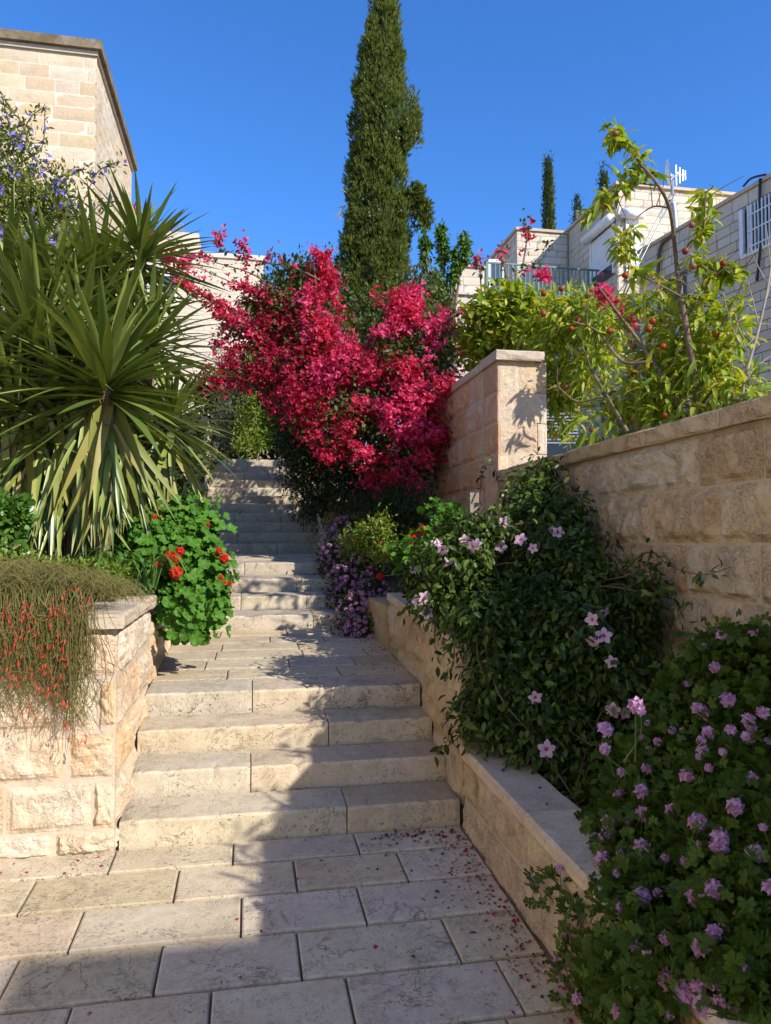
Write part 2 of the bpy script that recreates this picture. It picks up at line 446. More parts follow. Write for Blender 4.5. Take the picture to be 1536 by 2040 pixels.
pave = MB()
pave.add([(-6, -4, SL*-4-.016), (1.12, -4, SL*-4-.016), (1.12, 3.76, SL*3.76-.016), (-6, 3.76, SL*3.76-.016)], [(0,1,2,3)])
pavement = tag(pave.build('pavement', M['joint']), kind='structure')
rows = [0.55, .85, 1.14, 1.43, 1.72, 2.015, 2.31, 2.605, 2.90, 3.19, 3.475, 3.70]
nA = len(rows) - 2
lay(pavement, rows, 0, -3.4, XR-.005, {nA: [-.59, -.052, .53], nA-1: [-.88, -.285, .22, .70], nA-2: [-.627, -.011, .47], nA-3: [-.786, -.294, .197], nA-4: [-.544, -.105, .345]}, 3)

# ---- the stairs: solid core, each step of two or three dressed blocks
def step_block(x0, x1, y0, y1, k, seed):
    zt = floor_z(y0, k); h = RISE + .03
    prof = [(.004, -h), (.002, -.07), (0, -.014), (.002, -.007), (.005, -.002), (.011, 0), (.10, SL*.10), ((y1-y0)*.6, SL*(y1-y0)*.6), (y1-y0, SL*(y1-y0))]
    n = 27; V = []; F = []; m = len(prof)
    for i in range(n):
        t = i/(n-1); x = x0 + (x1-x0)*t
        for j, (py, pz) in enumerate(prof):
            w = noise.noise(Vector((x*9, k*3.1, seed)))*.005 + noise.noise(Vector((x*30, k*7.1, seed)))*.003
            chip = max(0, noise.noise(Vector((x*13, k*5.3, seed*2)))-.30)*.035
            dy = w*(1.0 if 1 <= j <= 5 else .2) + (chip if 2 <= j <= 4 else 0); dz = -abs(w)*(1.2 if 2 <= j <= 5 else .3) - (chip*.8 if 3 <= j <= 5 else 0)
            e = .004 if i in (0, n-1) and j > 0 else 0
            V.append((x, y0+py+dy+(e if j < 6 else 0), zt+pz+dz-(e if j > 2 else 0)))
    for i in range(n-1):
        for j in range(m-1):
            a = i*m+j; F.append((a, a+m, a+m+1, a+1))
    b = len(V)
    for i in (0, n-1):
        V += [(V[i*m][0], y1, zt-h)]
    F.append(tuple(range(m)) + (b,)); F.append(tuple(range((n-1)*m+m-1, (n-1)*m-1, -1)) + (b+1,))
    me = mesh('step_block', V, F); me.materials.append(M['step']); me.materials.append(M['tread'])
    for i in range(n-1):
        for j in range(5, m-1): me.polygons[i*(m-1)+j].material_index = 1
    return me
core = MB()
ends = FRONTS[1:] + [13.0]
for k, (y0, y1) in enumerate(zip(FRONTS, ends), 1):
    core.box((XL-.25, y0+.03, floor_z(y0, k)-1.2), (XR+.25, y1+.03, floor_z(y0, k)-.045))
stairs = tag(core.build('stairs', M['stairjoint']), kind='structure')
JO = {1: [.50], 2: [.03], 3: [.47], 4: [.04], 5: [.60], 6: [-.05], 7: [.50], 8: [-.02], 9: [.38], 10: [-.12], 11: [.45], 12: [-.16], 13: [.40], 14: [.25], 15: [-.06], 16: [.42], 17: [-.05], 18: [.4], 19: [.0]}
treads = {4: .30, 8: .36, 13: .30, 19: .30}
for k, y0 in enumerate(FRONTS, 1):
    depth = treads.get(k, (ends[k-1]-y0)+.004)
    xs_ = [XL] + JO[k] + ([JO[k][-1]+.62] if JO[k][-1] < .2 and k > 4 and k % 3 == 0 else []) + [XR]
    for a, b in zip(xs_, xs_[1:]):
        put('step_block', step_block(a+.003, b-.003, y0, y0+depth-(.038 if k not in treads else .006), k, k+a), M['step'], stairs)
def landing(name, k, y0, y1, n, joints, seed):
    mb = MB(); zb = floor_z(y0, k)-.016; zc = floor_z(y1+.05, k)-.016
    mb.add([(XL-.2, y0, zb), (XR+.2, y0, zb), (XR+.2, y1+.05, zc), (XL-.2, y1+.05, zc)], [(0,1,2,3)])
    o = tag(mb.build(name, M['joint']), kind='structure')
    lay(o, [y0 + (y1-y0)*i/n for i in range(n+1)], k, XL, XR, joints, seed, .009)
landing('lower_landing', 4, 4.892, 6.775, 6, {0: [-.12, .62], 1: [.30], 2: [-.22, .42, .9]}, 11)
landing('middle_landing', 8, 8.362, 9.445, 4, {}, 12)
landing('upper_landing', 13, 10.832, 11.295, 2, {}, 13)
landing('top_path', 19, 12.902, 16.5, 12, {}, 14)

# ================================================================== WALLS
ROCK_C = mats_for(ROCK, M['rock']); ROCK_T = mats_for(ROCK, M['tan']); DR_ROSE = mats_for(DRESSED, M['rose']); DR_TAN = mats_for(DRESSED, M['tan'])
DR_CREAM = mats_for(DRESSED, M['rock']); ROCK_R = mats_for(ROCK, M['rose'])
def coping(parent, lo, hi, axis, lengths, seed, slope=0.0, mat=None, name='coping_stone', rough=.006):
    """a row of coping stones; axis 0/1 = along x/y"""
    rng = random.Random(seed); a = lo[axis]
    while a < hi[axis] - .02:
        b = min(hi[axis], a + rng.uniform(*lengths))
        if hi[axis] - b < lengths[0]*.5: b = hi[axis]
        lo2 = list(lo); hi2 = list(hi); lo2[axis] = a+.002; hi2[axis] = b-.002
        n = 8; V = []; F = []
        w0, w1 = (lo2[1-axis], hi2[1-axis]); z0, z1 = lo2[2], hi2[2]
        ring = [(w0+.006, z0), (w0, z0+.012), (w0, (z0+z1)/2), (w0, z1-.012), (w0+.012, z1), (w1-.012, z1), (w1, z1-.012), (w1, (z0+z1)/2), (w1, z0+.012), (w1-.006, z0)]
        for i in range(n):
            t = lo2[axis] + (hi2[axis]-lo2[axis])*i/(n-1)
            for j, (w, z) in enumerate(ring):
                q = noise.noise(Vector((t*7, j*.9, seed+.5)))*rough + noise.noise(Vector((t*19, j*1.7, seed)))*rough*.6
                ww = w + (q if w < (w0+w1)/2 else -q); zz = z + slope*(t-lo[axis]) - abs(q)*.5
                V.append((t, ww, zz) if axis == 0 else (ww, t, zz))
        m = len(ring)
        for i in range(n-1):
            for j in range(m):
                j2 = (j+1) % m; f = (i*m+j, i*m+j2, (i+1)*m+j2, (i+1)*m+j)
                F.append(f[::-1] if axis == 0 else f)
        F.append(tuple(range(m)) if axis == 0 else tuple(range(m))[::-1]); e = tuple(range((n-1)*m, n*m)); F.append(e[::-1] if axis == 0 else e)
        put(name, mesh(name, V, F), mat or M['coping'], parent)
        a = b
def core_box(parent, lo, hi, mat=None, name='core'):
    mb = MB(); mb.box(lo, hi); return mb.build(name, mat or M['mortar'], parent)

# ---- left planter: cream rock-faced wall, corner beside the lowest step
lw = empty('planter_wall', (XL-.3, 3.9, .15), 'sunlit cream rock-faced planter wall with coping at the left foot of the steps', 'planter wall')
YF = 3.665
core_box(lw, (-4.2, YF+.018, -.1), (XL-.015, YF+.30, 1.222))
core_box(lw, (XL-.30, YF+.302, -.1), (XL-.015, 4.86, 1.222), name='core')
zc = [0.175, .288, .512, .745, .989, 1.222]
def xpix(p): return at_y(p, 1500, YF).x
fj = [[110, 240], [10, 185], [-60, 129], [-40, 191], [-110, 60]]
crs = []
X0 = -4.2
for i in range(5):
    rng = random.Random(i+70); js = sorted(xpix(p) for p in fj[i] if p < 230)
    u = js[0] - .42
    while u > X0+.2: js = [u] + js; u -= rng.uniform(.35, .62)
    crs.append((zc[i], zc[i+1], [0] + [j - X0 for j in js] + [XL - .005 - X0]))
ashlar(lw, (X0, YF+.018, 0), (1,0,0), (0,-1,0), 0, 0, .2, (0,0), ROCK_C, .032, .016, 21, coursed=crs)
# the side towards the steps is rougher still
crs = []
for i in range(5):
    rng = random.Random(i+90); a = [.42, .7, .35, .62, .5][i]
    crs.append((zc[i], zc[i+1], [0, a, 1.19]))
ashlar(lw, (XL-.015, YF+.02, 0), (0,1,0), (1,0,0), 0, 0, .2, (0,0), ROCK_C, .050, .012, 22, coursed=crs)
coping(lw, (-4.2, YF-.035, 1.223), (XL-.26, YF+.27, 1.292), 0, (.5, .8), 5, rough=.010)
coping(lw, (XL-.257, YF-.035, 1.223), (XL+.028, 4.88, 1.292), 1, (.5, .7), 6, rough=.010)
# lower wall going on beside the landing and the second flight
lw2 = empty('side_wall', (XL-.15, 6.5, .7), 'low cream stone wall behind the red geranium beside the landing', 'wall')
core_box(lw2, (XL-.30, 4.90, .3), (XL-.02, 10.6, 1.15))
ashlar(lw2, (XL-.02, 4.90, .35), (0,1,0), (1,0,0), 5.7, .8, .25, (.4,.7), ROCK_C, .05, .014, 23)
# ---- pillar and wall on the left of the upper flights
lp = empty('stone_pillar', (XL-.2, 10.6, 1.9), 'tan stone wall end left of the upper steps, partly behind the yucca leaves', 'wall')
zp = at(395, 850, 10.7).z
core_box(lp, (-1.45, 10.55, 1.2), (XL-.03, 15.2, zp))
ashlar(lp, (-1.45, 10.55, 1.5), (1,0,0), (0,-1,0), .835, zp-1.5-.02, .26, (.4,.5), ROCK_T, .03, .014, 24)
ashlar(lp, (XL-.03, 10.56, 1.5), (0,1,0), (1,0,0), 4.6, zp-1.5-.02, .26, (.4,.7), ROCK_T, .07, .014, 25)
coping(lp, (-1.5, 10.52, zp+.001), (XL+.03, 15.2, zp+.07), 1, (.6,.8), 26)

# ---- right low planter wall, then the taller one beside the lower flight
def side_wall_right(name, label, y0, y1, ztop0, slope, seed, front, ch=.2, cs=(.55,.95), x=XR, th=.23, zb=-.3):
    w = empty(name, (x+th/2, y0, floor_z(y0, 0)), label, 'planter wall')
    mb = MB()
    za, zb_ = ztop0-.062, ztop0-.062+slope*(y1-y0)
    mb.add([(x+.02,y0+.02,zb),(x+th-.01,y0+.02,zb),(x+th-.01,y1-.01,zb),(x+.02,y1-.01,zb),(x+.02,y0+.02,za),(x+th-.01,y0+.02,za),(x+th-.01,y1-.01,zb_),(x+.02,y1-.01,zb_)],
           [(0,3,2,1),(4,5,6,7),(0,1,5,4),(1,2,6,5),(2,3,7,6),(3,0,4,7)])
    mb.build('core', M['wallmortar'], w)
    H = ztop0-.062-zb
    # courses measured down from the coping, along -Y so that U x Z = -X
    n = int(H/ch); rng = random.Random(seed); crs = []
    for i in range(n):
        js = [0]; u = rng.uniform(.25, .6)
        while u < (y1-y0)-.2: js.append(u); u += rng.uniform(*cs)
        js.append(y1-y0-.01); crs.append((H-(i+1)*ch, H-i*ch, js))
    ashlar(w, (x+.02, y1, zb + slope*(y1-y0)), (0,-1,0), (-1,0,0), 0, 0, ch, (0,0), ROCK_T, .034, .010, seed, coursed=crs, slope=-slope)
    if front:
        ashlar(w, (x+.02, y0+.02, zb), (1,0,0), (0,-1,0), th-.03, H, ch, (.3,.4), DR_TAN, .012, .006, seed+1)
    coping(w, (x-.008, y0-.004, ztop0-.060), (x+th+.01, y1, ztop0), 1, (.55, .9), seed, slope)
    return w
side_wall_right('planter_wall', 'low tan planter wall in front of the mauve pelargonium', .2, 3.70, .49, .028, 31, False)
side_wall_right('planter_wall', 'taller tan planter wall beside the lower flight, vine hanging over its top', 3.72, 5.70, 1.10, .065, 33, True, .27)
side_wall_right('planter_wall', 'tan stone wall end at the third flight, above the lilac flowers', 9.15, 15.0, 2.12, .05, 35, True, .25, x=.93, th=.5, zb=.8)
pl = MB(); pl.box((XR-.02, 5.70, .2), (XR+.25, 9.14, 1.13)); tag(pl.build('planter_kerb', M['tan']), 'low stone kerb under the lilac flowers beside the second flight', 'kerb')

# ---- the big retaining wall on the right
XW = 2.10
bw = empty('retaining_wall', (XW+.15, 3.0, .3), 'long tan rock-faced retaining wall on the right, below the peach tree', 'retaining wall')
core_box(bw, (XW+.02, -.6, -.3), (XW+.28, 6.03, 2.137), M['wallmortar'])
zj = [-.3, .05, .33, .59, .85, 1.11, 1.364, 1.616, 1.886, 2.137]
YE = 6.03
vj = {8: [1230, 1386.6], 7: [1295.6, 1429.5], 6: [1247.6, 1361, 1505], 5: [1399, 1290]}
crs = []
for i in range(9):
    rng = random.Random(i+300)
    zm = (zj[i]+zj[i+1])/2
    js = sorted(YE - at_x(p, 1000, XW).y for p in vj.get(i, []))
    if not js: js = [rng.uniform(.3, .5)]
    u = js[0] - rng.uniform(.42, .55)
    while u > .25: js = [u] + js; u -= rng.uniform(.40, .60)
    u = js[-1] + rng.uniform(.42, .55)
    while u < 6.4: js.append(u); u += rng.uniform(.40, .60)
    crs.append((zj[i], zj[i+1], [0] + js + [6.62]))
ashlar(bw, (XW+.02, YE, 0), (0,-1,0), (-1,0,0), 0, 0, .25, (0,0), ROCK_T, .058, .011, 36, coursed=crs)
coping(bw, (XW-.022, -.6, 2.139), (XW+.30, 6.02, 2.229), 1, (.5, .85), 37, rough=.014, mat=M['tan'])

# ---- pillar and high wall behind it
gp = empty('gate_pillar', (2.29, 6.2, .8), 'square stone pillar with a projecting cap, leaf shadows on its sunlit front', 'pillar')
core_box(gp, (XW+.02, 6.06, .5), (2.47, 6.42, 3.19))
zz = [.5 + .269*i for i in range(11)]
ashlar(gp, (XW+.012, 6.06, 0), (1,0,0), (0,-1,0), 0, 0, .25, (0,0), DR_CREAM, .016, .008, 41, coursed=[(zz[i], zz[i+1], [0, [.27, .10, .37, .28, .2][i % 5], .458]) for i in range(10)])
ashlar(gp, (XW+.02, 6.42, 0), (0,-1,0), (-1,0,0), 0, 0, .25, (0,0), ROCK_R, .022, .008, 42, coursed=[(zz[i], zz[i+1], [0, .37]) for i in range(10)])
coping(gp, (XW-.012, 6.0, 3.19), (2.53, 6.45, 3.275), 0, (1, 1.2), 43, name='cap', rough=.012)
hw = empty('garden_wall', (2.3, 8, .8), 'high reddish stone wall running back from the pillar behind the bougainvillea', 'wall')
core_box(hw, (XW+.022, 6.46, .5), (2.36, 12.4, 3.19))
ashlar(hw, (XW+.022, 12.4, .5), (0,-1,0), (-1,0,0), 5.93, 2.69, .269, (.38,.62), ROCK_R, .040, .012, 44)
coping(hw, (XW-.008, 6.46, 3.19), (2.40, 12.4, 3.27), 1, (.6,.9), 45)

# ---- soil in the planters and the raised garden
def bed(name, x0, x1, y0, y1, z0, z1, n=10):
    V = []; F = []
    for j in range(n+1):
        for i in range(n+1):
            x = x0+(x1-x0)*i/n; y = y0+(y1-y0)*j/n
            V.append((x, y, z0+(z1-z0)*j/n + noise.noise(Vector((x*3, y*3, 2)))*.04))
    for j in range(n):
        for i in range(n):
            k = j*(n+1)+i; F.append((k, k+1, k+n+2, k+n+1))
    base = len(V); rim = list(range(n+1)) + [j*(n+1)+n for j in range(1, n+1)] + [n*(n+1)+i for i in range(n-1, -1, -1)] + [j*(n+1) for j in range(n-1, 0, -1)]
    V += [(V[r][0], V[r][1], V[r][2]-.6) for r in rim]; m_ = len(rim); F += [(rim[(k+1) % m_], rim[k], base+k, base+(k+1) % m_) for k in range(m_)]
    tag(put(name, mesh(name, V, F), M['soil']), kind='structure')
bed('planter_soil', XR+.2, XW+.03, -.5, 3.74, .40, .47)
bed('planter_soil', XR+.2, XW+.03, 3.72, 5.75, 1.0, 1.12)
bed('planter_soil', XR+.2, XW+.03, 5.72, 9.15, 1.05, 1.6)
bed('planter_soil', 1.40, XW+.03, 9.12, 15.5, 2.0, 2.5)
bed('planter_soil', -4.2, XL-.27, YF+.27, 4.9, 1.17, 1.17)
bed('planter_soil', -6.2, XL-.27, 4.85, 10.6, 1.10, 1.9)
bed('planter_soil', -6.2, -1.4, 10.5, 15.5, 2.2, 2.6)
bed('garden_soil', 2.34, 9, -1, 14, 2.02, 2.6)

# ================================================================== HOUSES
H_BIG = mats_for(SMALL, M['house']); H_PALE = mats_for(SMALL, M['pale'])
# ---- tall house on the left
hx = at(193, 110, 14.0)
lh = empty('stone_house', (hx.x-3, hx.y+2, 2.5), 'tall cream stone house with a dark roof edge, top left behind the blue-flowered shrub', 'house')
ZT = at(193, 112, 14.0).z; ZB = 2.2
core_box(lh, (-14, hx.y+.028, ZB), (hx.x-.028, hx.y+4.6, ZT), M['housemortar'], 'wall')
cH = .262
nC = int((ZT-ZB)/cH); off = (ZT-ZB) - nC*cH
ashlar(lh, (-9.5, hx.y+.028, ZB+off), (1,0,0), (0,-1,0), hx.x+9.5+.004, nC*cH, cH, (.38,.86), H_BIG, .03, .018, 51, limit=299)
ashlar(lh, (hx.x-.028, hx.y+.03, ZB+off), (0,1,0), (1,0,0), 4.6, nC*cH, cH, (.38,.86), H_BIG, .03, .018, 52, limit=150)
mb = MB(); mb.box((-14, hx.y-.02, ZT+.002), (hx.x+.02, hx.y+4.62, ZT+.09)); mb.build('cornice', M['coping'], lh)
mb = MB(); mb.box((-14, hx.y-.10, ZT+.092), (hx.x+.10, hx.y+4.72, ZT+.27)); mb.build('roof_edge', M['roofstone'], lh)

# ---- pale house behind, at the end of the stairs
def brick_house_mat():
    t = NT('far_house_stone'); g = t.node('NewGeometry')
    sx = t.node('SeparateXYZ'); t.link(g.outputs['Position'], sx.inputs[0])
    cx = t.node('CombineXYZ'); t.link(t.math('ADD', sx.outputs[0], sx.outputs[1]), cx.inputs[0]); t.link(sx.outputs[2], cx.inputs[1])
    b = t.node('TexBrick'); t.link(cx.outputs[0], b.inputs['Vector'])
    b.inputs['Color1'].default_value = (.63,.53,.40,1); b.inputs['Color2'].default_value = (.58,.48,.36,1); b.inputs['Mortar'].default_value = (.44,.36,.26,1)
    b.inputs['Scale'].default_value = 1.0; b.inputs['Brick Width'].default_value = .55; b.inputs['Row Height'].default_value = .25; b.inputs['Mortar Size'].default_value = .016
    n = t.noise(g.outputs['Position'], 12, 4)
    return t.done(t.bsdf(t.mix(t.math('MULTIPLY', n, .3), b.outputs[0], (.45,.39,.32)), .9, .2, n, .4, .03))
M['far_house'] = brick_house_mat()
fc = at(525, 520, 34.0)
fh = empty('pale_house', (fc.x-4, fc.y+3, 6), 'pale stone house with a flat roof behind the bougainvillea arch, left of the cypress', 'house')
core_box(fh, (fc.x-12, fc.y, 4), (fc.x, fc.y+9, fc.z), M['far_house'], 'wall')
mb = MB(); mb.box((fc.x-12.1, fc.y-.08, fc.z+.002), (fc.x+.08, fc.y+9.1, fc.z+.22)); mb.build('parapet_coping', M['pale'], fh)
zup = at(400, 475, 36).z; xa = at(300, 500, 36).x; xb = at(398, 500, 36).x
core_box(fh, (xa-6, fc.y+2.0, fc.z+.225), (xb, fc.y+8, zup), M['far_house'], 'upper_storey')
w0 = at_y(322, 600, fc.y); w1 = at_y(352, 548, fc.y)
wm = MB(); wm.box((w0.x, fc.y-.05, w0.z), (w1.x, fc.y-.003, w1.z)); wf = wm.build('window', M['white'], fh)
wm = MB(); wm.box((w0.x+.08, fc.y-.062, w0.z+.08), (w1.x-.08, fc.y-.052, w1.z-.08)); wm.build('pane', M['glass'], wf)
# a wire-mesh screen on its roof
ms = empty('roof_mesh', (xb-1, fc.y+2.2, zup), 'wire mesh screen standing on the roof of the pale house', 'screen')
a = at_y(318, 470, fc.y+2.2); b = at_y(366, 446, fc.y+2.2)
mb = MB()
for i in range(9): x = a.x+(b.x-a.x)*i/8; mb.bar((x, a.y, zup), (x, a.y, b.z), .03)
for i in range(5): z = zup+(b.z-zup)*(i+1)/5; mb.bar((a.x, a.y, z), (b.x, a.y, z), .03)
mb.build('wire_grid', M['grey_metal'], ms)

# ---- terraced houses on the right
bc = at(1228, 368, 24.0)
ZTb = bc.z
hb = empty('terrace_house', (bc.x+2, bc.y+2, 4), 'pale stone house with a white roller shutter, upper right, dish on its roof', 'house')
yb2 = 25.96
core_box(hb, (bc.x+.04, bc.y+.04, 4), (bc.x+9, yb2, ZTb), M['darkjoint'], 'wall')
sh0 = at_x(1180, 540, bc.x); sh1 = at_x(1222, 445, bc.x)          # shutter on the left face
shu = (sh0.y, sh1.y)
zs0, zs1 = at_x(1222, 545, bc.x).z, at_x(1222, 447, bc.x).z
ashlar(hb, (bc.x+.04, yb2, 5.0), (0,-1,0), (-1,0,0), yb2-bc.y, ZTb-5.0, .26, (.4,.85), H_PALE, .035, .022, 61, limit=140,
       holes=[(yb2-max(shu), yb2-min(shu), zs0-5, zs1-5)])
ashlar(hb, (bc.x, bc.y+.04, 7.0), (1,0,0), (0,-1,0), 6.0, ZTb-7.0, .26, (.4,.85), H_PALE, .035, .022, 62, limit=155)
mb = MB(); mb.box((bc.x-.05, bc.y-.06, ZTb+.002), (bc.x+9, yb2+.05, ZTb+.10)); mb.build('roof_coping', M['coping'], hb)
shm = MB()
ya, yb_ = min(shu), max(shu)
nsl = 18
m_ = MB(); m_.box((bc.x-.005, ya+.03, zs0), (bc.x+.03, yb_-.03, zs1)); sf = m_.build('roller_shutter', M['dark'], hb)
for y in (ya-.03, yb_+.03): m_ = MB(); m_.box((bc.x-.06, y-.05, zs0), (bc.x+.05, y+.05, zs1)); m_.build('frame', M['white'], sf)
for i in range(nsl):
    z = zs0+.35+(zs1-zs0-.37)*i/nsl; m_ = MB(); m_.box((bc.x-.035, ya+.03, z), (bc.x-.012, yb_-.03, z+(zs1-zs0-.37)/nsl*.86)); m_.build('slat', M['white'], sf)
m_ = MB(); m_.tube([(bc.x-.17, ya-.15, zs1+.14), (bc.x-.17, yb_+.2, zs1+.14)], .16, 14); m_.build('shutter_box', M['white'], sf, True)
m_ = MB(); m_.tube([(bc.x+.10, bc.y-.17, zs1+.22), (bc.x+.85, bc.y-.17, zs1+.22)], .16, 14); m_.build('shutter_box', M['white'], sf, True)
m_ = MB(); m_.box((bc.x+.3, bc.y-.05, zs0-.3), (bc.x+.75, bc.y-.01, zs1+.1)); m_.build('front_shutter', M['white'], sf)
# block A: recessed front, left of it, with the terrace and its railing
al = at_y(1030, 462, yb2+.02)
ha = empty('terrace_house', (al.x+1, yb2+1, 5), 'pale stone house set back beside the shuttered one, above the terrace railing', 'house')
ZTa = at_y(1100, 463, yb2).z
core_box(ha, (al.x+.04, yb2+.06, 5), (bc.x+.5, yb2+5, ZTa), M['darkjoint'], 'wall')
ashlar(ha, (al.x, yb2+.06, 9.0), (1,0,0), (0,-1,0), bc.x-al.x, ZTa-9.0, .26, (.4,.85), H_PALE, .035, .022, 63)
ashlar(ha, (al.x+.04, yb2+4.5, 9.0), (0,-1,0), (-1,0,0), 4.45, ZTa-9.0, .26, (.4,.85), H_PALE, .035, .022, 64)
mb = MB(); mb.box((al.x-.05, yb2-.02, ZTa+.002), (bc.x+.5, yb2+5, ZTa+.10)); mb.build('roof_coping', M['coping'], ha)
gd = MB(); p0 = at_y(972, 585, yb2-.2); p1 = at_y(1003, 520, yb2-.2)
gd.box((p0.x, yb2-.30, p0.z-.4), (p1.x, yb2-.22, p1.z)); gdo = gd.build('window', M['white'], ha)
gd = MB(); gd.box((p0.x+.08, yb2-.315, p0.z-.3), (p1.x-.08, yb2-.302, p1.z-.1)); gd.build('pane', M['glass'], gdo)
dpz = at(905, 530, 24.0).z; dl = at(905, 586, 24.0)
hd = empty('terrace_house', (dl.x+2, dl.y+1.5, 4), 'pale stone terrace block with a green railing on top, right of the bougainvillea', 'house')
core_box(hd, (dl.x+.04, dl.y+.05, 4), (bc.x-.06, yb2-.02, dl.z), M['darkjoint'], 'wall')
ashlar(hd, (dl.x, dl.y+.05, 5.0), (1,0,0), (0,-1,0), bc.x-.1-dl.x, dl.z-5.0, .26, (.4,.85), H_PALE, .035, .022, 65, limit=280)
ashlar(hd, (dl.x+.04, yb2, 5.0), (0,-1,0), (-1,0,0), yb2-dl.y, dl.z-5.0, .26, (.4,.85), H_PALE, .035, .022, 66, limit=100)
mb = MB(); mb.box((dl.x-.05, dl.y-.05, dl.z+.002), (bc.x-.05, yb2-.03, dl.z+.08)); mb.build('terrace_coping', M['coping'], hd)
px1 = at_y(966, 560, dl.y).x
core_box(hd, (dl.x+.04, dl.y+.05, dl.z+.082), (px1, dl.y+.40, dpz), M['darkjoint'], 'parapet')
ashlar(hd, (dl.x, dl.y+.05, dl.z+.082), (1,0,0), (0,-1,0), px1-dl.x, dpz-dl.z-.082, .27, (.4,.8), H_PALE, .035, .022, 68)
mb = MB(); mb.box((dl.x-.05, dl.y-.02, dpz+.002), (px1+.03, dl.y+.43, dpz+.07)); mb.build('parapet_coping', M['coping'], hd)
rl = empty('terrace_railing', (dl.x+2, dl.y+.1, dl.z), 'green metal railing along the edge of the pale terrace', 'railing')
rz = at_y(1000, 524, dl.y).z
for i in range(27):
    x = px1 + .1 + (bc.x-.3-px1)*i/26
    m_ = MB(); m_.bar((x, dl.y+.1, dl.z+.08), (x, dl.y+.1, rz), .03 if i % 6 else .06); m_.build('baluster', M['green_metal'], rl)
m_ = MB(); m_.bar((px1+.05, dl.y+.1, rz+.02), (bc.x-.1, dl.y+.1, rz+.02), .06, .05); m_.build('top_rail', M['green_metal'], rl)
m_ = MB(); m_.bar((px1+.05, dl.y+.1, dl.z+.2), (bc.x-.1, dl.y+.1, dl.z+.2), .04, .04); m_.build('bottom_rail', M['green_metal'], rl)

# ---- block C: long shaded face at the right edge of the picture
P1 = at(1560, 345, 17.6); P2 = at(1272, 503, 22.8); ZTc = (P1.z+P2.z)/2
d = Vector((P1.x-P2.x, P1.y-P2.y, 0)); P0 = Vector((P2.x, P2.y, 0)) ; Lc = d.length + 4; d.normalize()
nrm = Vector((d.y, -d.x, 0)); nrm = nrm if nrm.x < 0 else -nrm
hc = empty('terrace_house', (P0.x+2, P0.y-1, 4), 'shaded stone house at the right edge with a barred window', 'house')
mb = MB(); q = [P0 - nrm*.04, P0 + d*Lc - nrm*.04, P0 + d*Lc - nrm*7, P0 - nrm*7]
mb.add([Vector((v.x, v.y, 3)) for v in q] + [Vector((v.x, v.y, ZTc)) for v in q], [(0,1,5,4),(1,2,6,5),(2,3,7,6),(3,0,4,7),(4,5,6,7)])
mb.build('wall', M['darkjoint'], hc)
def on_c(px, py):
    """where the pixel's line of sight meets the face"""
    u, w = ray(px, py); dirn = Vector((SA+CA*u, CA-SA*u, w)); t = (P0.dot(nrm))/(dirn.x*nrm.x+dirn.y*nrm.y)
    p = dirn*t; p.z += EYE; return p, (Vector((p.x, p.y, 0))-P0).dot(d)
def rect_c(x0, y0, x1, y1):
    a, ua = on_c(x0, (y0+y1)/2); b, ub = on_c(x1, (y0+y1)/2); z0 = on_c((x0+x1)/2, y1)[0].z; z1 = on_c((x0+x1)/2, y0)[0].z
    return ua, ub, z0, z1
wb = rect_c(1478, 395, 1570, 492); wd = rect_c(1322, 548, 1368, 618); wl2 = rect_c(1225, 650, 1262, 690)
ashlar(hc, P0 + Vector((0,0,4.0)), d, nrm, Lc, ZTc-4.0, .26, (.4,.85), H_PALE, .035, .022, 67, limit=299, holes=[(w[0], w[1], w[2]-4, w[3]-4) for w in (wb, wd)]) if (d.cross(Vector((0,0,1)))-nrm).length < .1 else ashlar(hc, P0 + d*Lc + Vector((0,0,4.0)), -d, nrm, Lc, ZTc-4.0, .26, (.4,.85), H_PALE, .035, .022, 67, limit=299, holes=[(Lc-w[1], Lc-w[0], w[2]-4, w[3]-4) for w in (wb, wd)])
mb = MB(); q = [P0+nrm*.06, P0+d*Lc+nrm*.06, P0+d*Lc-nrm*7, P0-nrm*7]
mb.add([Vector((v.x, v.y, ZTc+.002)) for v in q]+[Vector((v.x, v.y, ZTc+.10)) for v in q], [(0,1,5,4),(1,2,6,5),(2,3,7,6),(3,0,4,7),(4,5,6,7),(3,2,1,0)])
mb.build('roof_coping', M['coping'], hc)
def pc(u, z, out): p = P0 + d*u + nrm*out; return Vector((p.x, p.y, z))
def box_c(u0, u1, z0, z1, o0, o1):
    mb = MB(); vs = [pc(u, z, o) for o in (o0, o1) for u, z in ((u0,z0),(u1,z0),(u1,z1),(u0,z1))]
    mb.add(vs, [(0,1,2,3),(7,6,5,4),(0,4,5,1),(1,5,6,2),(2,6,7,3),(3,7,4,0)]); return mb
wo = box_c(wd[0], wd[1], wd[2], wd[3], -.03, -.02).build('window', M['dark'], hc)
box_c(wd[0]-.05, wd[0]+.03, wd[2], wd[3], -.03, .03).build('frame', M['grey_metal'], wo)
wo = box_c(wb[0], wb[1], wb[2], wb[3], -.03, -.02).build('barred_window', M['glass'], hc)
for u0, u1, z0, z1 in ((wb[0]-.02, wb[0]+.10, wb[2], wb[3]), (wb[0]+.28, wb[0]+.36, wb[2], wb[3]), (wb[0], wb[1], wb[2]-.06, wb[2]+.02)): box_c(u0, u1, z0, z1, .0, .08).build('frame', M['white'], wo)
ub0 = wb[0]+.3
for i in range(11):
    u = ub0+(wb[1]-ub0)*i/10; m_ = MB(); m_.bar(pc(u, wb[2], .10), pc(u, wb[3], .10), .03); m_.build('bar', M['white'], wo)
for i in range(3):
    z = wb[2]+(wb[3]-wb[2])*(i+.3)/3; m_ = MB(); m_.bar(pc(ub0, z, .115), pc(wb[1], z, .115), .03); m_.build('bar', M['white'], wo)
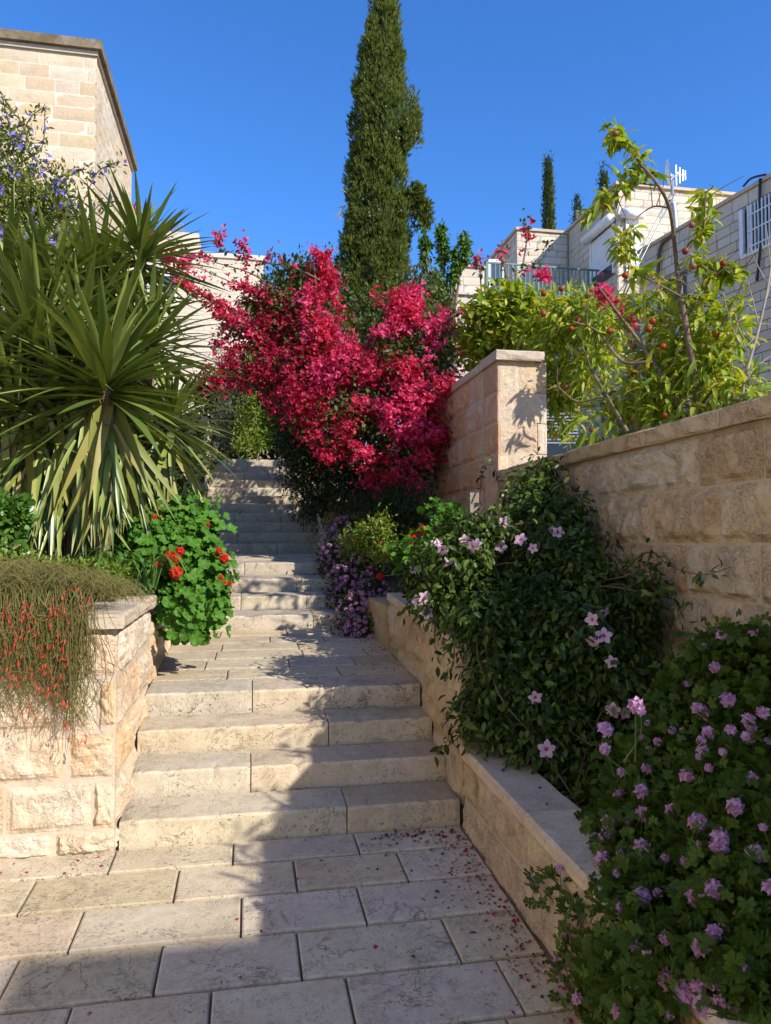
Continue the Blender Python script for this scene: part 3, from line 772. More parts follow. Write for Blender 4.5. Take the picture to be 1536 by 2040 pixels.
# cables and pipes fixed to it
def cable_c(name, pts, rad, mat, label, cat, out=.09):
    P = [on_c(x, y)[0] + nrm*out for x, y in pts]; m_ = MB(); m_.tube(smooth_path(P, 5), rad, 6)
    return tag(m_.build(name, M[mat], None, True), label, cat)
cable_c('cable', [(1345, 468), (1322, 490), (1316, 540), (1318, 620), (1320, 760)], .055, 'pipe', 'thick brown pipe bending down the shaded house wall behind the peach trunk', 'pipe')
cable_c('cable', [(1520, 357), (1519, 400), (1522, 470), (1514, 560)], .035, 'black', 'black cable hanging down beside the barred window', 'cable')
cable_c('cable', [(1484, 372), (1500, 356), (1530, 348)], .03, 'black', 'thin dark cable looping over the roof edge at the right', 'cable', .05)
# drain pipe and slanting cables on block B
q0 = at(1338, 410, 22.2)
m_ = MB(); m_.tube(smooth_path([at(1328, 408, 22.0), at(1338, 404, 21.9), at(1342, 415, 21.9), at(1346, 465, 21.9)], 5), .10, 8); tag(m_.build('drain_pipe', M['grey_metal'], None, True), 'grey bent drain pipe rising above the shaded house roof', 'pipe')
for k, (dx, lab) in enumerate(((0, 'upper of two slanting cables from the roof down past the shutter'), (9, 'lower of two slanting cables from the roof down past the shutter'))):
    m_ = MB(); m_.tube([at(1336+dx, 385, 21.8), at(1300+dx, 455, 21.6), at(1262+dx, 530, 21.3), at(1240+dx*.6, 590, 21.2)], .022, 5); tag(m_.build('cable', M['grey_metal'], None, True), lab, 'cable')
# satellite dish and aerial
sd = empty('satellite_dish', tuple(at(1339, 385, 22.6)), 'white satellite dish on a short mast on the roof', 'satellite dish')
b0 = at(1339, 388, 22.6); b1 = at(1340, 352, 22.6)
m_ = MB(); m_.tube([b0, b1], .05, 8); m_.build('mast', M['grey_metal'], sd)
dc = at(1327, 346, 22.6); vd = (dc - Vector((0,0,EYE))).normalized(); ax = vd.cross(Vector((0,0,1))).normalized() + Vector((0,0,.12)); ax.normalize(); upv = Vector((0, 0, 1)); sxv = ax.cross(upv).normalized(); upv = sxv.cross(ax)
V = [tuple(dc)]; F = []
for r in range(1, 4):
    for k in range(16):
        a_ = k*math.pi/8; V.append(tuple(dc + (upv*math.cos(a_)*.42 + sxv*math.sin(a_)*.36)*r/3 + ax*.10*(r/3)**2))
F += [(0, 1+k, 1+(k+1) % 16) for k in range(16)]
for r in range(2):
    for k in range(16): a_ = 1+r*16+k; b_ = 1+r*16+(k+1) % 16; F.append((a_, a_+16, b_+16, b_))
nV = len(V); V += [tuple(Vector(v)-ax*.03) for v in V]; F += [tuple(i+nV for i in f[::-1]) for f in F]
put('dish', mesh('dish', V, F, True), M['white'], sd)
m_ = MB(); m_.bar(dc, b1, .10, .08); m_.build('bracket', M['grey_metal'], sd)
m_ = MB(); m_.bar(dc - upv*.3, dc + ax*.3 - upv*.1, .025); m_.bar(dc+ax*.3-upv*.1, dc+ax*.38-upv*.1, .07); m_.build('feed_arm', M['white'], sd)
ae = empty('tv_aerial', tuple(b1), 'small television aerial with short crossbars beside the dish', 'aerial')
m_ = MB(); e0 = at(1344, 350, 22.6); e1 = at(1366, 348, 22.6); m_.bar(e0, e1, .03); m_.build('boom', M['grey_metal'], ae)
for px_, h_ in ((1347, .33), (1354, .25), (1360, .18), (1365, .15)):
    m_ = MB(); c_ = at(px_, 349.5, 22.6); m_.bar(c_-Vector((0,0,h_)), c_+Vector((0,0,h_)), .028); m_.build('crossbar', M['grey_metal'], ae)
# dark louvred gate behind the pillar
lv = empty('louvre_panel', tuple(at(1110, 880, 9.0)), 'dark metal louvre panel with pale slats just right of the pillar', 'louvre panel')
g0 = at(1070, 885, 9.0); g1 = at(1148, 808, 9.0)
dv = Vector((g1.x-g0.x, g1.y-g0.y, 0))
m_ = MB(); m_.bar(Vector((g0.x, g0.y, (g0.z+g1.z)/2)), Vector((g1.x, g1.y, (g0.z+g1.z)/2)), .03, g1.z-g0.z); m_.build('backing', M['dark'], lv)
for i in range(11):
    z = g0.z + (g1.z-g0.z)*(i+.3)/12; m_ = MB(); o_ = Vector((0,-.04,0)); m_.bar(Vector((g0.x, g0.y, z))+o_, Vector((g1.x, g1.y, z))+o_, .02, .022); m_.build('slat', M['grey_metal'], lv)

# ---- the neighbouring house that shades the near paving
nh = empty('unseen_house', (9, -6, 0), 'stone house across the path on the near right, shading the near paving', 'house')
zr = 7.0; k_ = zr-.14
nx0, ny1 = -.80+.98*k_, 2.90-1.18*k_
core_box(nh, (nx0, ny1-9, -1), (nx0+9, ny1, zr-.3), M['far_house'], 'wall')
mb = MB(); mb.box((nx0-.0, ny1-9, zr-.298), (nx0+9, ny1, zr)); mb.build('roof_edge', M['coping'], nh)

bounce_house = empty('unseen_house', (-7, -2, 0), 'cream plastered house on the near left of the path, facing the sun', 'house')
core_box(bounce_house, (-12, -9, -1), (-2.75, 2.9, 7.5), M['bounce_plaster'], 'wall')  # added out of view to reflect warm sunlight onto shaded paving and walls
mb = MB(); mb.box((-12.1, -9.1, 7.502), (-2.65, 3.0, 7.7)); mb.build('roof_edge', M['coping'], bounce_house)

# ================================================================== PLANTS
class Leaf:
    """template: all-triangle shape, leaf axis +Y, face +Z"""
    def __init__(s, v, f): s.v = np.array(v, float); s.f = np.array(f, int)
    def mesh(s, name, mat):
        me = mesh(name, s.v, [tuple(int(i) for i in f) for f in s.f], True); me.materials.append(mat); return me
def tri(quads):
    out = []
    for q in quads:
        out.append((q[0], q[1], q[2]))
        if len(q) == 4: out.append((q[0], q[2], q[3]))
    return out
def blade(w, n=4, bend=.3, fold=.15, prof=None, twist=0.0):
    """a leaf of length 1 and half-width w"""
    V = []; Q = []
    for i in range(n+1):
        t = i/n
        p = prof(t) if prof else max(.02, math.sin(math.pi*min(1, t*.92+.06))**.8)
        a = bend*t; y = math.sin(a)/bend if abs(bend) > 1e-3 else t; z = -(1-math.cos(a))/bend if abs(bend) > 1e-3 else 0
        tw = twist*t
        for s_ in (-1, 0, 1):
            x = s_*w*p; dz = abs(s_)*fold*w*p
            V.append((x*math.cos(tw), y, z + dz + x*math.sin(tw)))
    for i in range(n):
        for j in range(2):
            a = i*3+j; Q.append((a, a+1, a+4, a+3))
    return Leaf(V, tri(Q))
def round_leaf(n=14, lobes=5, depth=.12, cup=.18, wave=.06, seed=0):
    """scalloped geranium leaf attached near its centre"""
    rng = random.Random(seed); V = [(0, .08, 0)]; 
    for ring, rr in ((1, .55), (2, 1.0)):
        for k in range(n):
            a = math.pi*2*k/n; gap = 1 - .55*math.exp(-((a-1.5*math.pi)/.28)**2)
            r = rr*.5*(1 + depth*(math.cos(lobes*2*(a-math.pi/2))*.5 if ring == 2 else 0))*gap
            V.append((r*math.cos(a), .45+r*math.sin(a)-.37, cup*rr*rr*.5 + wave*rr*math.sin(a*lobes+seed) + rng.uniform(-.02, .02)))
    F = [(0, 1+k, 1+(k+1) % n) for k in range(n)] + tri([(1+k, 1+n+k, 1+n+(k+1) % n, 1+(k+1) % n) for k in range(n)])
    return Leaf(V, F)
def lobed_leaf(seed=0):
    """deeply cut pelargonium leaf"""
    rng = random.Random(seed); V = [(0, .1, 0)]; F = []
    for i, a in enumerate((-1.9, -1.0, -.35, .35, 1.0, 1.9) if seed % 2 else (-1.7, -.8, 0, .8, 1.7)):
        L = (.95 - .18*abs(a))*rng.uniform(.85, 1.1); w = .13
        dx, dy = math.sin(a), math.cos(a); nx, ny = dy, -dx; b = len(V); dz = rng.uniform(-.10, .14)
        for t, ww in ((.35, w*.8), (.62, w*1.5), (.80, w*.9)):
            V.append((dx*L*t-nx*ww, .1+dy*L*t-ny*ww, dz*t)); V.append((dx*L*t+nx*ww, .1+dy*L*t+ny*ww, dz*t+.02))
        V.append((dx*L, .1+dy*L, dz*.8))
        V.append((dx*L*.85-nx*w*1.7, .1+dy*L*.85-ny*w*1.7, dz)); V.append((dx*L*.85+nx*w*1.7, .1+dy*L*.85+ny*w*1.7, dz))
        F += [(0, b+1, b), (b, b+1, b+3), (b, b+3, b+2), (b+2, b+3, b+5), (b+2, b+5, b+4), (b+4, b+5, b+6), (b+2, b+4, b+7), (b+3, b+8, b+5)]
    return Leaf(V, F)
def join(parts):
    """[(Leaf, 3x3 array, offset)] -> Leaf"""
    V = []; F = []; b = 0
    for L, Rm, o in parts:
        V.append(L.v @ Rm.T + np.array(o)); F.append(L.f + b); b += len(L.v)
    return Leaf(np.vstack(V), np.vstack(F))
def norm(a): return a / np.maximum(1e-9, np.linalg.norm(a, axis=-1, keepdims=True))
def frames(d, n):
    d = norm(d); x = norm(np.cross(d, n)); z = np.cross(x, d)
    return np.stack([x, d, z], axis=-1)
def rot_axis(d, n): return frames(np.array([d], float), np.array([n], float))[0]
def bulk(name, leaves, P, Rm, S, mat, parent, rng, kind='stuff'):
    """many leaves as ONE part"""
    if len(P) == 0: return None
    if not isinstance(leaves, list): leaves = [leaves]
    tid = rng.integers(0, len(leaves), len(P)); VV = []; FF = []; b = 0
    for k, L in enumerate(leaves):
        s = tid == k; n = int(s.sum())
        if n == 0: continue
        v = np.einsum('nij,kj->nki', Rm[s], L.v) * np.asarray(S)[s][:, None, None] + P[s][:, None, :]
        f = L.f[None] + (np.arange(n)*len(L.v))[:, None, None] + b
        VV.append(v.reshape(-1, 3)); FF.append(f.reshape(-1, 3)); b += n*len(L.v)
    V = np.vstack(VV); F = np.vstack(FF)
    me = bpy.data.meshes.new(name); me.vertices.add(len(V)); me.vertices.foreach_set('co', V.astype(np.float32).ravel())
    me.loops.add(F.size); me.loops.foreach_set('vertex_index', F.astype(np.int32).ravel())
    me.polygons.add(len(F)); me.polygons.foreach_set('loop_start', np.arange(0, F.size, 3, dtype=np.int32))
    me.polygons.foreach_set('use_smooth', np.ones(len(F), bool))
    me.update(calc_edges=True); me.materials.append(mat)
    return put(name, me, None, parent, kind=kind)
def singles(name, leaves, P, Rm, S, mat, parent, rng, limit=300, rest='foliage'):
    """each leaf an object of its own (the nearest in view), the others joined"""
    if not isinstance(leaves, list): leaves = [leaves]
    ms = [L if isinstance(L, bpy.types.Mesh) else L.mesh(name, mat) for L in leaves]
    D = np.array([px_of(p)[2] if in_view(p, 20) else 999 for p in P]); order = np.argsort(D)
    for i in order[:limit]:
        if D[i] > 900: continue
        m_ = Rm[i]*S[i]
        put(name, ms[int(rng.integers(0, len(ms)))], None, parent,
            Matrix(((m_[0,0],m_[0,1],m_[0,2],P[i,0]),(m_[1,0],m_[1,1],m_[1,2],P[i,1]),(m_[2,0],m_[2,1],m_[2,2],P[i,2]),(0,0,0,1))))
    o = order[limit:]
    if len(o) and rest: bulk(rest, [L for L in leaves if not isinstance(L, bpy.types.Mesh)], P[o], Rm[o], np.asarray(S)[o], mat, parent, rng)
def blobs_from(spec):
    """(px, py, rpx, rpy, Z[, weight]) -> centre, radii (r across, r depth, r up), weight"""
    out = []
    for b in spec:
        c = at(b[0], b[1], b[4]); k = b[4]/FPX
        out.append((np.array(c), np.array([b[2]*k, min(b[2]*k, .9)*(b[6] if len(b) > 6 else .8), b[3]*k]), b[5] if len(b) > 5 else 1.0))
    return out
def sample(blobs, n, rng, shell=.55):
    w = np.array([b[2]*(b[1][0]*b[1][2])**.9 for b in blobs]); w /= w.sum()
    idx = rng.choice(len(blobs), n, p=w); d = norm(rng.normal(size=(n, 3))); r = shell + (1-shell)*rng.random(n)**.7
    C = np.array([b[0] for b in blobs])[idx]; Rr = np.array([b[1] for b in blobs])[idx]
    return C + d*Rr*r[:, None], norm(d/Rr)
def clumps(blobs, nc, per, sig, rng, shell=.55):
    C, N = sample(blobs, nc, rng, shell)
    i = np.repeat(np.arange(nc), per); o = rng.normal(size=(len(i), 3))*sig
    return C[i]+o, norm(N[i]*.9 + norm(o)*.7), i
def orient(N, rng, up=.3, out=.6, rnd=.6, droop=0.0, nup=.8):
    n = len(N); z = np.array([0, 0, 1.0])
    d = norm(N*out + z*(up-droop) + rng.normal(size=(n, 3))*rnd)
    f = norm(z*nup + N*.6 + rng.normal(size=(n, 3))*.45)
    return frames(d, f)
def stems(parent, pairs, r0, r1, mat, rng, n=5, sag=.1, name='stem', joined=True):
    """thin tubes; each pair (from, to)"""
    mb = MB()
    for a, b in pairs:
        a = Vector(a); b = Vector(b); m = (a+b)/2 + Vector(rng.normal(size=3)*(b-a).length*sag)
        P = smooth_path([a, m, b], 4); mb.tube(P, [r0+(r1-r0)*i/(len(P)-1) for i in range(len(P))], n, False)
    if mb.v: return mb.build(name, M[mat], parent, True, kind='stuff' if len(pairs) > 6 else None)
G = np.random.default_rng
def mats_leaf():
    M['yucca'] = leaf_mat('yucca_leaf', [(.06,.105,.022), (.13,.185,.035), (.22,.275,.055), (.33,.37,.10)], .10, .34, .5)
    M['yucca_old'] = leaf_mat('old_yucca_leaf', [(.17,.20,.035), (.23,.25,.045), (.31,.29,.055), (.30,.23,.08)], .22, .5, .3)
    M['geranium'] = leaf_mat('geranium_leaf', [(.055,.15,.012), (.08,.21,.018), (.11,.27,.025)], .35, .55, .25)
    M['red'] = leaf_mat('red_petal', [(.55,.012,.01), (.70,.025,.015), (.80,.05,.03)], .35, .5, .2, (1.1,.8,.8))
    M['orange'] = leaf_mat('orange_petal', [(.70,.10,.01), (.80,.16,.015)], .3, .5, .2, (1.1,.9,.7))
    M['coral'] = leaf_mat('coral_flower', [(.50,.04,.025), (.64,.07,.04), (.74,.14,.09)], .3, .5, .2, (1.1,.8,.8))
    M['strap'] = leaf_mat('strap_leaf', [(.06,.14,.02), (.085,.19,.03), (.12,.23,.05)], .3, .4, .4)
    M['russelia'] = leaf_mat('weeping_stem', [(.12,.085,.03), (.15,.13,.035), (.17,.17,.045), (.11,.06,.03)], .2, .6, .2)
    M['lime'] = leaf_mat('lime_leaf', [(.12,.19,.02), (.18,.26,.03), (.24,.30,.05)], .35, .5, .3)
    M['glossy'] = leaf_mat('glossy_leaf', [(.05,.13,.015), (.09,.21,.025), (.15,.28,.04)], .3, .35, .45)
    M['blue_leaf'] = leaf_mat('blue_shrub_leaf', [(.08,.12,.015), (.15,.20,.025), (.24,.28,.04), (.20,.20,.04)], .35, .5, .3)
    M['blue'] = leaf_mat('blue_petal', [(.16,.13,.50), (.24,.20,.62), (.34,.30,.70)], .3, .5, .2, (1,1,1.1))
    M['boug'] = leaf_mat('bougainvillea_bract', [(.40,.015,.045), (.64,.028,.07), (.78,.05,.11), (.84,.09,.14)], .42, .5, .2, (1.15,.9,1), [(.55,.025,.12), (.74,.06,.21), (.83,.12,.30), (.88,.20,.38)])
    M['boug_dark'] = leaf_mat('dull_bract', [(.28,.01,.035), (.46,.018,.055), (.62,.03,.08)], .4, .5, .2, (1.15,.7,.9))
    M['boug_leaf'] = leaf_mat('bougainvillea_leaf', [(.04,.065,.016), (.075,.11,.02), (.12,.15,.03), (.12,.08,.03)], .35, .5, .3)
    M['cypress'] = leaf_mat('cypress_spray', [(.035,.055,.008), (.07,.10,.014), (.12,.155,.022), (.17,.20,.035)], .2, .7, .15, patch=[(.045,.06,.010), (.10,.125,.02), (.16,.18,.03), (.22,.23,.045)], pscale=2.6)
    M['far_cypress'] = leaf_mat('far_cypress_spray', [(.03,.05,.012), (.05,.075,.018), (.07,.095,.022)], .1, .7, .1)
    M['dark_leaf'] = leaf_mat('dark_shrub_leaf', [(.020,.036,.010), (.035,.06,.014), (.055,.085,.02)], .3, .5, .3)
    M['tree_leaf'] = leaf_mat('evergreen_leaf', [(.03,.055,.012), (.06,.095,.018), (.09,.13,.025)], .3, .5, .3)
    M['olive'] = leaf_mat('grey_green_leaf', [(.09,.12,.07), (.14,.17,.10), (.19,.22,.14)], .25, .6, .2)
    M['peach_leaf'] = leaf_mat('peach_leaf', [(.10,.19,.014), (.21,.32,.022), (.36,.46,.04), (.48,.53,.07), (.48,.38,.06)], .45, .42, .35, (1.3,1.2,.35))
    M['mulb'] = leaf_mat('fresh_leaf', [(.05,.12,.015), (.10,.20,.02), (.19,.31,.03)], .45, .45, .3)
    M['vine'] = leaf_mat('vine_leaf', [(.020,.042,.006), (.034,.066,.009), (.058,.10,.013), (.15,.22,.03)], .3, .42, .28)
    M['pelarg'] = leaf_mat('pelargonium_leaf', [(.045,.085,.010), (.07,.125,.014), (.11,.175,.022)], .35, .6, .2)
    M['pink'] = leaf_mat('pink_petal', [(.68,.42,.54), (.74,.50,.60), (.78,.58,.66)], .3, .5, .2, (1,.9,1))
    M['throat'] = plain_mat('flower_throat', (.30,.03,.14), .6)
    M['mauve'] = leaf_mat('mauve_petal', [(.50,.22,.42), (.60,.34,.52), (.70,.46,.62)], .3, .5, .2, (1,.85,1))
    M['lilac'] = leaf_mat('lilac_petal', [(.56,.20,.38), (.66,.30,.48), (.74,.40,.56)], .3, .5, .2, (1,.85,1))
    M['fruit'] = stone_mat('peach_skin', (.20,.04,.025), (.27,.075,.035), (.17,.025,.02), 30, .25, grime=0, bstr=.05, rough=.5)
    M['petal_litter'] = leaf_mat('fallen_petal', [(.22,.02,.03), (.35,.02,.08), (.14,.03,.03), (.10,.06,.03)], 0, .8, .1)
mats_leaf()

# ------------------------------------------------------------------ cypress
SPRAY = join([(blade(.07, 2, .25, .5), rot_axis((x, y, 1), (a, b, .1)), (0, 0, 0)) for x, y, a, b in ((0,0,1,0), (.28,.1,0,1), (-.22,.2,1,1), (.05,-.28,1,-1))])
SPRAY.v = SPRAY.v[:, [0, 2, 1]]*np.array([1, 1, 1])
def cypress(loc, left, right, Z, n, label, group=None, size=.16, mat='cypress', bulges=(), seed=1, trunk=True):
    """left/right: [(py, px)] outlines"""
    rng = G(seed)
    root = empty('cypress_tree', loc, label, 'cypress', group)
    ys_ = np.array([p[0] for p in left]); l_ = np.array([p[1] for p in left]); yr = np.array([p[0] for p in right]); r_ = np.array([p[1] for p in right])
    y0, y1 = ys_.min(), ys_.max()
    k = Z/FPX; base = at(768, 1020, Z); 
    f = np.array([SA, CA, 0]); rt = np.array([CA, -SA, 0])
    per = 58 if Z < 20 else 9; nc = n//per
    py = y0 + (y1-y0)*(rng.random(nc)**.85)
    L_ = np.interp(py, ys_, l_); R_ = np.interp(py, yr, r_); cx = (L_+R_)/2; hw_ = (R_-L_)/2*k
    zz_ = [at(768, float(p), Z).z for p in (y0, y1)]; z = zz_[0] + (zz_[1]-zz_[0])*(py-y0)/(y1-y0)
    th = rng.random(nc)*2*math.pi; cr_ = size*(.40+1.5*rng.random(nc)**2)                      # clump radius
    rad = np.maximum(0, hw_ - cr_*.75)*(.70+.42*rng.random(nc))
    C = f*Z + rt*((cx-768)*k)[:, None] + (np.cos(th)*rad)[:, None]*rt + (np.sin(th)*rad)[:, None]*f; C[:, 2] = z
    i = np.repeat(np.arange(nc), per); o = norm(rng.normal(size=(len(i), 3)))*(.55+.45*rng.random(len(i)))[:, None]*cr_[i][:, None]
    o[:, 2] *= 2.0
    P = C[i] + o; No = np.cos(th)[:, None]*rt + np.sin(th)[:, None]*f; N = norm(No[i]*.7 + o*np.array([1,1,.3])/cr_[i][:, None])
    d = norm(np.array([0,0,1.0]) + N*.55 + rng.normal(size=P.shape)*.25)
    Rm = frames(d, norm(N + rng.normal(size=P.shape)*.5))
    bulk('crown', SPRAY, P, Rm, size*.50*(.55+.8*rng.random(len(P))), M[mat], root, rng)
    # solid dark hull added inside so the crown is not see-through
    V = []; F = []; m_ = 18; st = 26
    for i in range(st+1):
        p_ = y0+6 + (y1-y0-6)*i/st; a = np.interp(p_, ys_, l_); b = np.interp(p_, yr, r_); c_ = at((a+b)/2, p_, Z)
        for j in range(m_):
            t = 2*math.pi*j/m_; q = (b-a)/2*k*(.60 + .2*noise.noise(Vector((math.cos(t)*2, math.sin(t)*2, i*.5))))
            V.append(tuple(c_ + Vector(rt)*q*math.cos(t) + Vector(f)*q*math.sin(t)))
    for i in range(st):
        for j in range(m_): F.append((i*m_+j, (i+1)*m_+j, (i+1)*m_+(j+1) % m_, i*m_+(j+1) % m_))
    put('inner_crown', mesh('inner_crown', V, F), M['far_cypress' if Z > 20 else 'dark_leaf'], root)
    if trunk:
        b_ = Vector((0,0,0)) + Vector(f)*Z + Vector(rt)*((cx.mean()-768)*k); mb = MB()
        gz = loc[2]; zt_ = at(768, (y0+y1)/2, Z).z
        mb.tube([(b_.x, b_.y, gz-.3), (b_.x, b_.y, gz+1), (b_.x+.05, b_.y, zt_)], [.2, .15, .05], 10); mb.build('trunk', M['greybark'], root, True)
    return root
cl = [(-14,764), (-8,752), (10,742), (40,735), (70,728), (100,714), (150,708), (200,704), (255,696), (270,703), (320,692), (345,688), (420,684), (500,677), (560,676), (620,674), (680,676), (760, 680)]
cr = [(-14,768), (-8,784), (10,790), (60,796), (110,802), (180,803), (200,812), (212,836), (238,848), (275,840), (302,822), (315,812), (370,812), (430,816), (520,812), (600,806), (680,800), (760, 796)]
cyp = cypress(tuple(at(752, 800, 13.0)), cl, cr, 13.0, 44000, 'tall dark green cypress rising above the bougainvillea into the sky', seed=3, size=.17)
CONE = mesh('cone', [(0,0,1),(0,0,-1)] + [(math.cos(k*math.pi/3)*.9, math.sin(k*math.pi/3)*.9, (.3 if k % 2 else -.3)) for k in range(6)], [(0, 2+k, 2+(k+1) % 6) for k in range(6)] + [(1, 2+(k+1) % 6, 2+k) for k in range(6)]); CONE.materials.append(M['wood'])
rng = G(4)
for i in range(42):
    y = rng.uniform(60, 470); hw2 = (np.interp(y, [p[0] for p in cr], [p[1] for p in cr]) - np.interp(y, [p[0] for p in cl], [p[1] for p in cl]))/2; mx_ = (np.interp(y, [p[0] for p in cr], [p[1] for p in cr]) + np.interp(y, [p[0] for p in cl], [p[1] for p in cl]))/2
    t = rng.uniform(-.9, .9); put('cone', CONE, None, cyp, Matrix.Translation(at(mx_+t*hw2, y, 13.0 - math.sqrt(1-t*t)*hw2*13/FPX*.98)) @ Matrix.Scale(.019, 4))
# the drooping side bough and the dead twigs
rng = G(5); P, N, _ = clumps(blobs_from([(822,398,16,18,12.9), (838,405,20,12,12.9), (838,432,14,20,12.9), (850,420,12,10,12.9), (826, 380, 12, 14, 12.9)]), 60, 12, .05, rng, .1)
bulk('side_bough', SPRAY, P, orient(N, rng, -.2, .5, .6), .13*(.6+.6*rng.random(len(P))), M['cypress'], cyp, rng)
mb = MB()
for pts in ([(692,405),(680,420),(668,432)], [(686,412),(674,412)], [(682,420),(676,438)], [(690,384),(680,378)]): mb.tube([at(x, y, 12.7) for x, y in pts], .012, 4)
mb.build('dead_twig', M['greybark'], cyp)
# far cypresses
cypress(tuple(at(1098, 470, 45)), [(316,1097),(340,1092),(390,1089),(430,1086),(465,1085)], [(316,1099),(340,1104),(390,1108),(430,1110),(465,1112)], 45, 3000, 'slim far cypress behind the pale houses, tallest of the far ones', 'far cypresses', .30, 'far_cypress', seed=8)
cypress(tuple(at(1155, 450, 48)), [(393,1155),(415,1151),(440,1149),(455,1149)], [(393,1157),(415,1161),(440,1162),(455,1163)], 48, 900, 'short far cypress tip just right of the tallest far one', 'far cypresses', .28, 'far_cypress', seed=9)
cypress(tuple(at(1209, 400, 46)), [(335,1208),(355,1204),(400,1203)], [(335,1210),(355,1214),(400,1215)], 46, 900, 'far cypress tip showing left of the peach top over the roof', 'far cypresses', .28, 'far_cypress', seed=10)
cypress(tuple(at(1281, 380, 44)), [(330,1279),(350,1275),(385,1274)], [(330,1282),(350,1287),(385,1288)], 44, 900, 'far cypress tip directly behind the peach stem, above the roof', 'far cypresses', .28, 'far_cypress', seed=11)

# ------------------------------------------------------------------ bougainvillea
BRACT = join([(blade(.36, 2, .5, .25), rot_axis((math.cos(a), math.sin(a), .75), (-math.cos(a)*.6, -math.sin(a)*.6, .8)), (0,0,0)) for a in (.3, 2.4, 4.5)])
OV = blade(.28, 3, .35, .25)
bo = empty('bougainvillea', tuple(at(760, 1010, 8.4)), 'large bougainvillea covered in crimson and magenta bracts, arching towards the steps', 'bougainvillea')
B1 = blobs_from([(622,528,26,26,8.6,1.4), (632,575,42,40,8.6,1.5), (640,640,50,50,8.5,1.4), (662,690,60,45,8.4,1.1), (735,595,16,20,8.6,.5), (812,605,34,34,8.3,1.5), (825,650,48,45,8.2,1.5), (790,700,60,50,8.1,1.3), (795,775,58,60,8.0,1.3),
    (700,740,80,50,8.2,1.1), (640,770,70,45,8.3,.8), (700,830,70,45,8.0,.9), (800,850,55,55,7.8,1.1), (735,905,40,40,7.8,.9), (830,930,38,50,7.7,.8), (880,800,30,60,7.75,.9), (892,880,22,70,7.6,.9), (880,720,34,50,7.9,.7), (870, 650, 30, 40, 8.2, .5), (775, 930, 30, 30, 7.7,.6), (845, 990, 22, 25, 7.6,.6)])
rng = G(21)
P, N, _ = clumps(B1, 900, 20, .055, rng, .6)
ok = np.array([noise.noise(Vector(p)*2.6) + .5*noise.noise(Vector(p)*6) > -.02 for p in P]); P = P[ok]; N = N[ok]
bulk('bracts', BRACT, P, orient(N, rng, .2, .7, .7), .036*(.7+.6*rng.random(len(P))), M['boug'], bo, rng)
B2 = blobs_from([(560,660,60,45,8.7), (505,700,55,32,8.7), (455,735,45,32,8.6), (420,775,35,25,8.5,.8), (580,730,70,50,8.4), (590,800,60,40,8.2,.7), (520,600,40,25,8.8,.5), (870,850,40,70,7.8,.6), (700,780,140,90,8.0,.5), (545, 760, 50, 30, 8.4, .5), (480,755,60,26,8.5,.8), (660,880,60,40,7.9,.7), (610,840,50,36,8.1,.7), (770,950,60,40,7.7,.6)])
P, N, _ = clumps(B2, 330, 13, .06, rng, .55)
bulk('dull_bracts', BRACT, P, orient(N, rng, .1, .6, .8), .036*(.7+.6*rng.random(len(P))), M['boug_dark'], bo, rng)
B3 = blobs_from([(560,620,70,60,8.9,1.2), (500,640,60,50,9.0,.8), (640,700,110,90,8.8), (780,760,110,110,8.5), (700,860,110,70,8.3), (800,920,80,70,8.1), (600,560,40,40,8.9,.8), (560,740,90,60,8.8), (880,700,40,90,8.3), (850,560,40,25,8.6,.5), (830,600,60,70,9.9,.9), (760,640,70,70,10.2,.9), (880,660,40,70,9.8,.8), (700,680,70,60,10.0,.8), (840,720,70,80,9.2,1), (860,800,50,80,8.8,1), (820,640,50,60,9.2,1)])  # the rearmost blobs are hidden foliage added to shade the upper flights
P, N, _ = clumps(B3, 1150, 18, .09, rng, .35)
bulk('leaves', OV, P, orient(N, rng, .1, .6, .8), .062*(.6+.7*rng.random(len(P))), M['boug_leaf'], bo, rng)
# long arching shoots to the left with sparse bracts, and the top shoots against the sky
shoots = [[(640,640),(560,585),(500,545),(420,520),(372,500),(330,470)], [(600,660),(540,590),(480,570),(410,540),(360,520)], [(590,680),(500,640),(430,600),(380,570),(345,545)],
          [(560,700),(500,660),(450,625),(410,590)], [(520,660),(470,640),(440,660),(430,690)], [(640,560),(590,535),(540,525),(490,515),(440,495)], [(490,515),(480,480)], [(440,500),(436,470)],
          [(540,525),(545,500)], [(640,520),(655,500)], [(890,640),(950,590),(1010,555),(1070,520),(1090,480)], [(1010,555),(1000,510),(1005,490)], [(1040,540),(1050,470),(1046,430)], [(960,590),(955,530),(950,510)], [(700,600),(745,590),(790,600),(815,620)]]
mb = MB(); SP = []
for s_, pts in enumerate(shoots):
    Z_ = 8.6 if pts[0][0] < 880 else 8.2
    Pp = smooth_path([at(x, y, Z_ + .1*math.sin(i+s_)) for i, (x, y) in enumerate(pts)], 6); mb.tube(Pp, [.012-.009*i/len(Pp) for i in range(len(Pp))], 5)
    SP.append(Pp)
mb.build('shoots', M['bark'], bo, True)
pts = []
for Pp in SP:
    for q in Pp[3:]: pts += [np.array(q)+rng.normal(size=3)*.035 for _ in range(3)]
pts = np.array(pts); N = norm(rng.normal(size=pts.shape))
bulk('shoot_leaves', OV, pts, orient(N, rng, .2, .5, .9), .055*(.6+.7*rng.random(len(pts))), M['boug_leaf'], bo, rng)
pts = []
for k, Pp in enumerate(SP):
    nb = [9, 26, 30, 26, 12, 3, 5, 4, 2, 3, 2, 3, 4, 3, 2][k]
    for c_ in range(nb):
        q = Pp[int(rng.integers(2, len(Pp)))]; pts += [np.array(q)+rng.normal(size=3)*.045 + np.array([0,0,-.02]) for _ in range(6)]
pts = np.array(pts); N = norm(rng.normal(size=pts.shape))
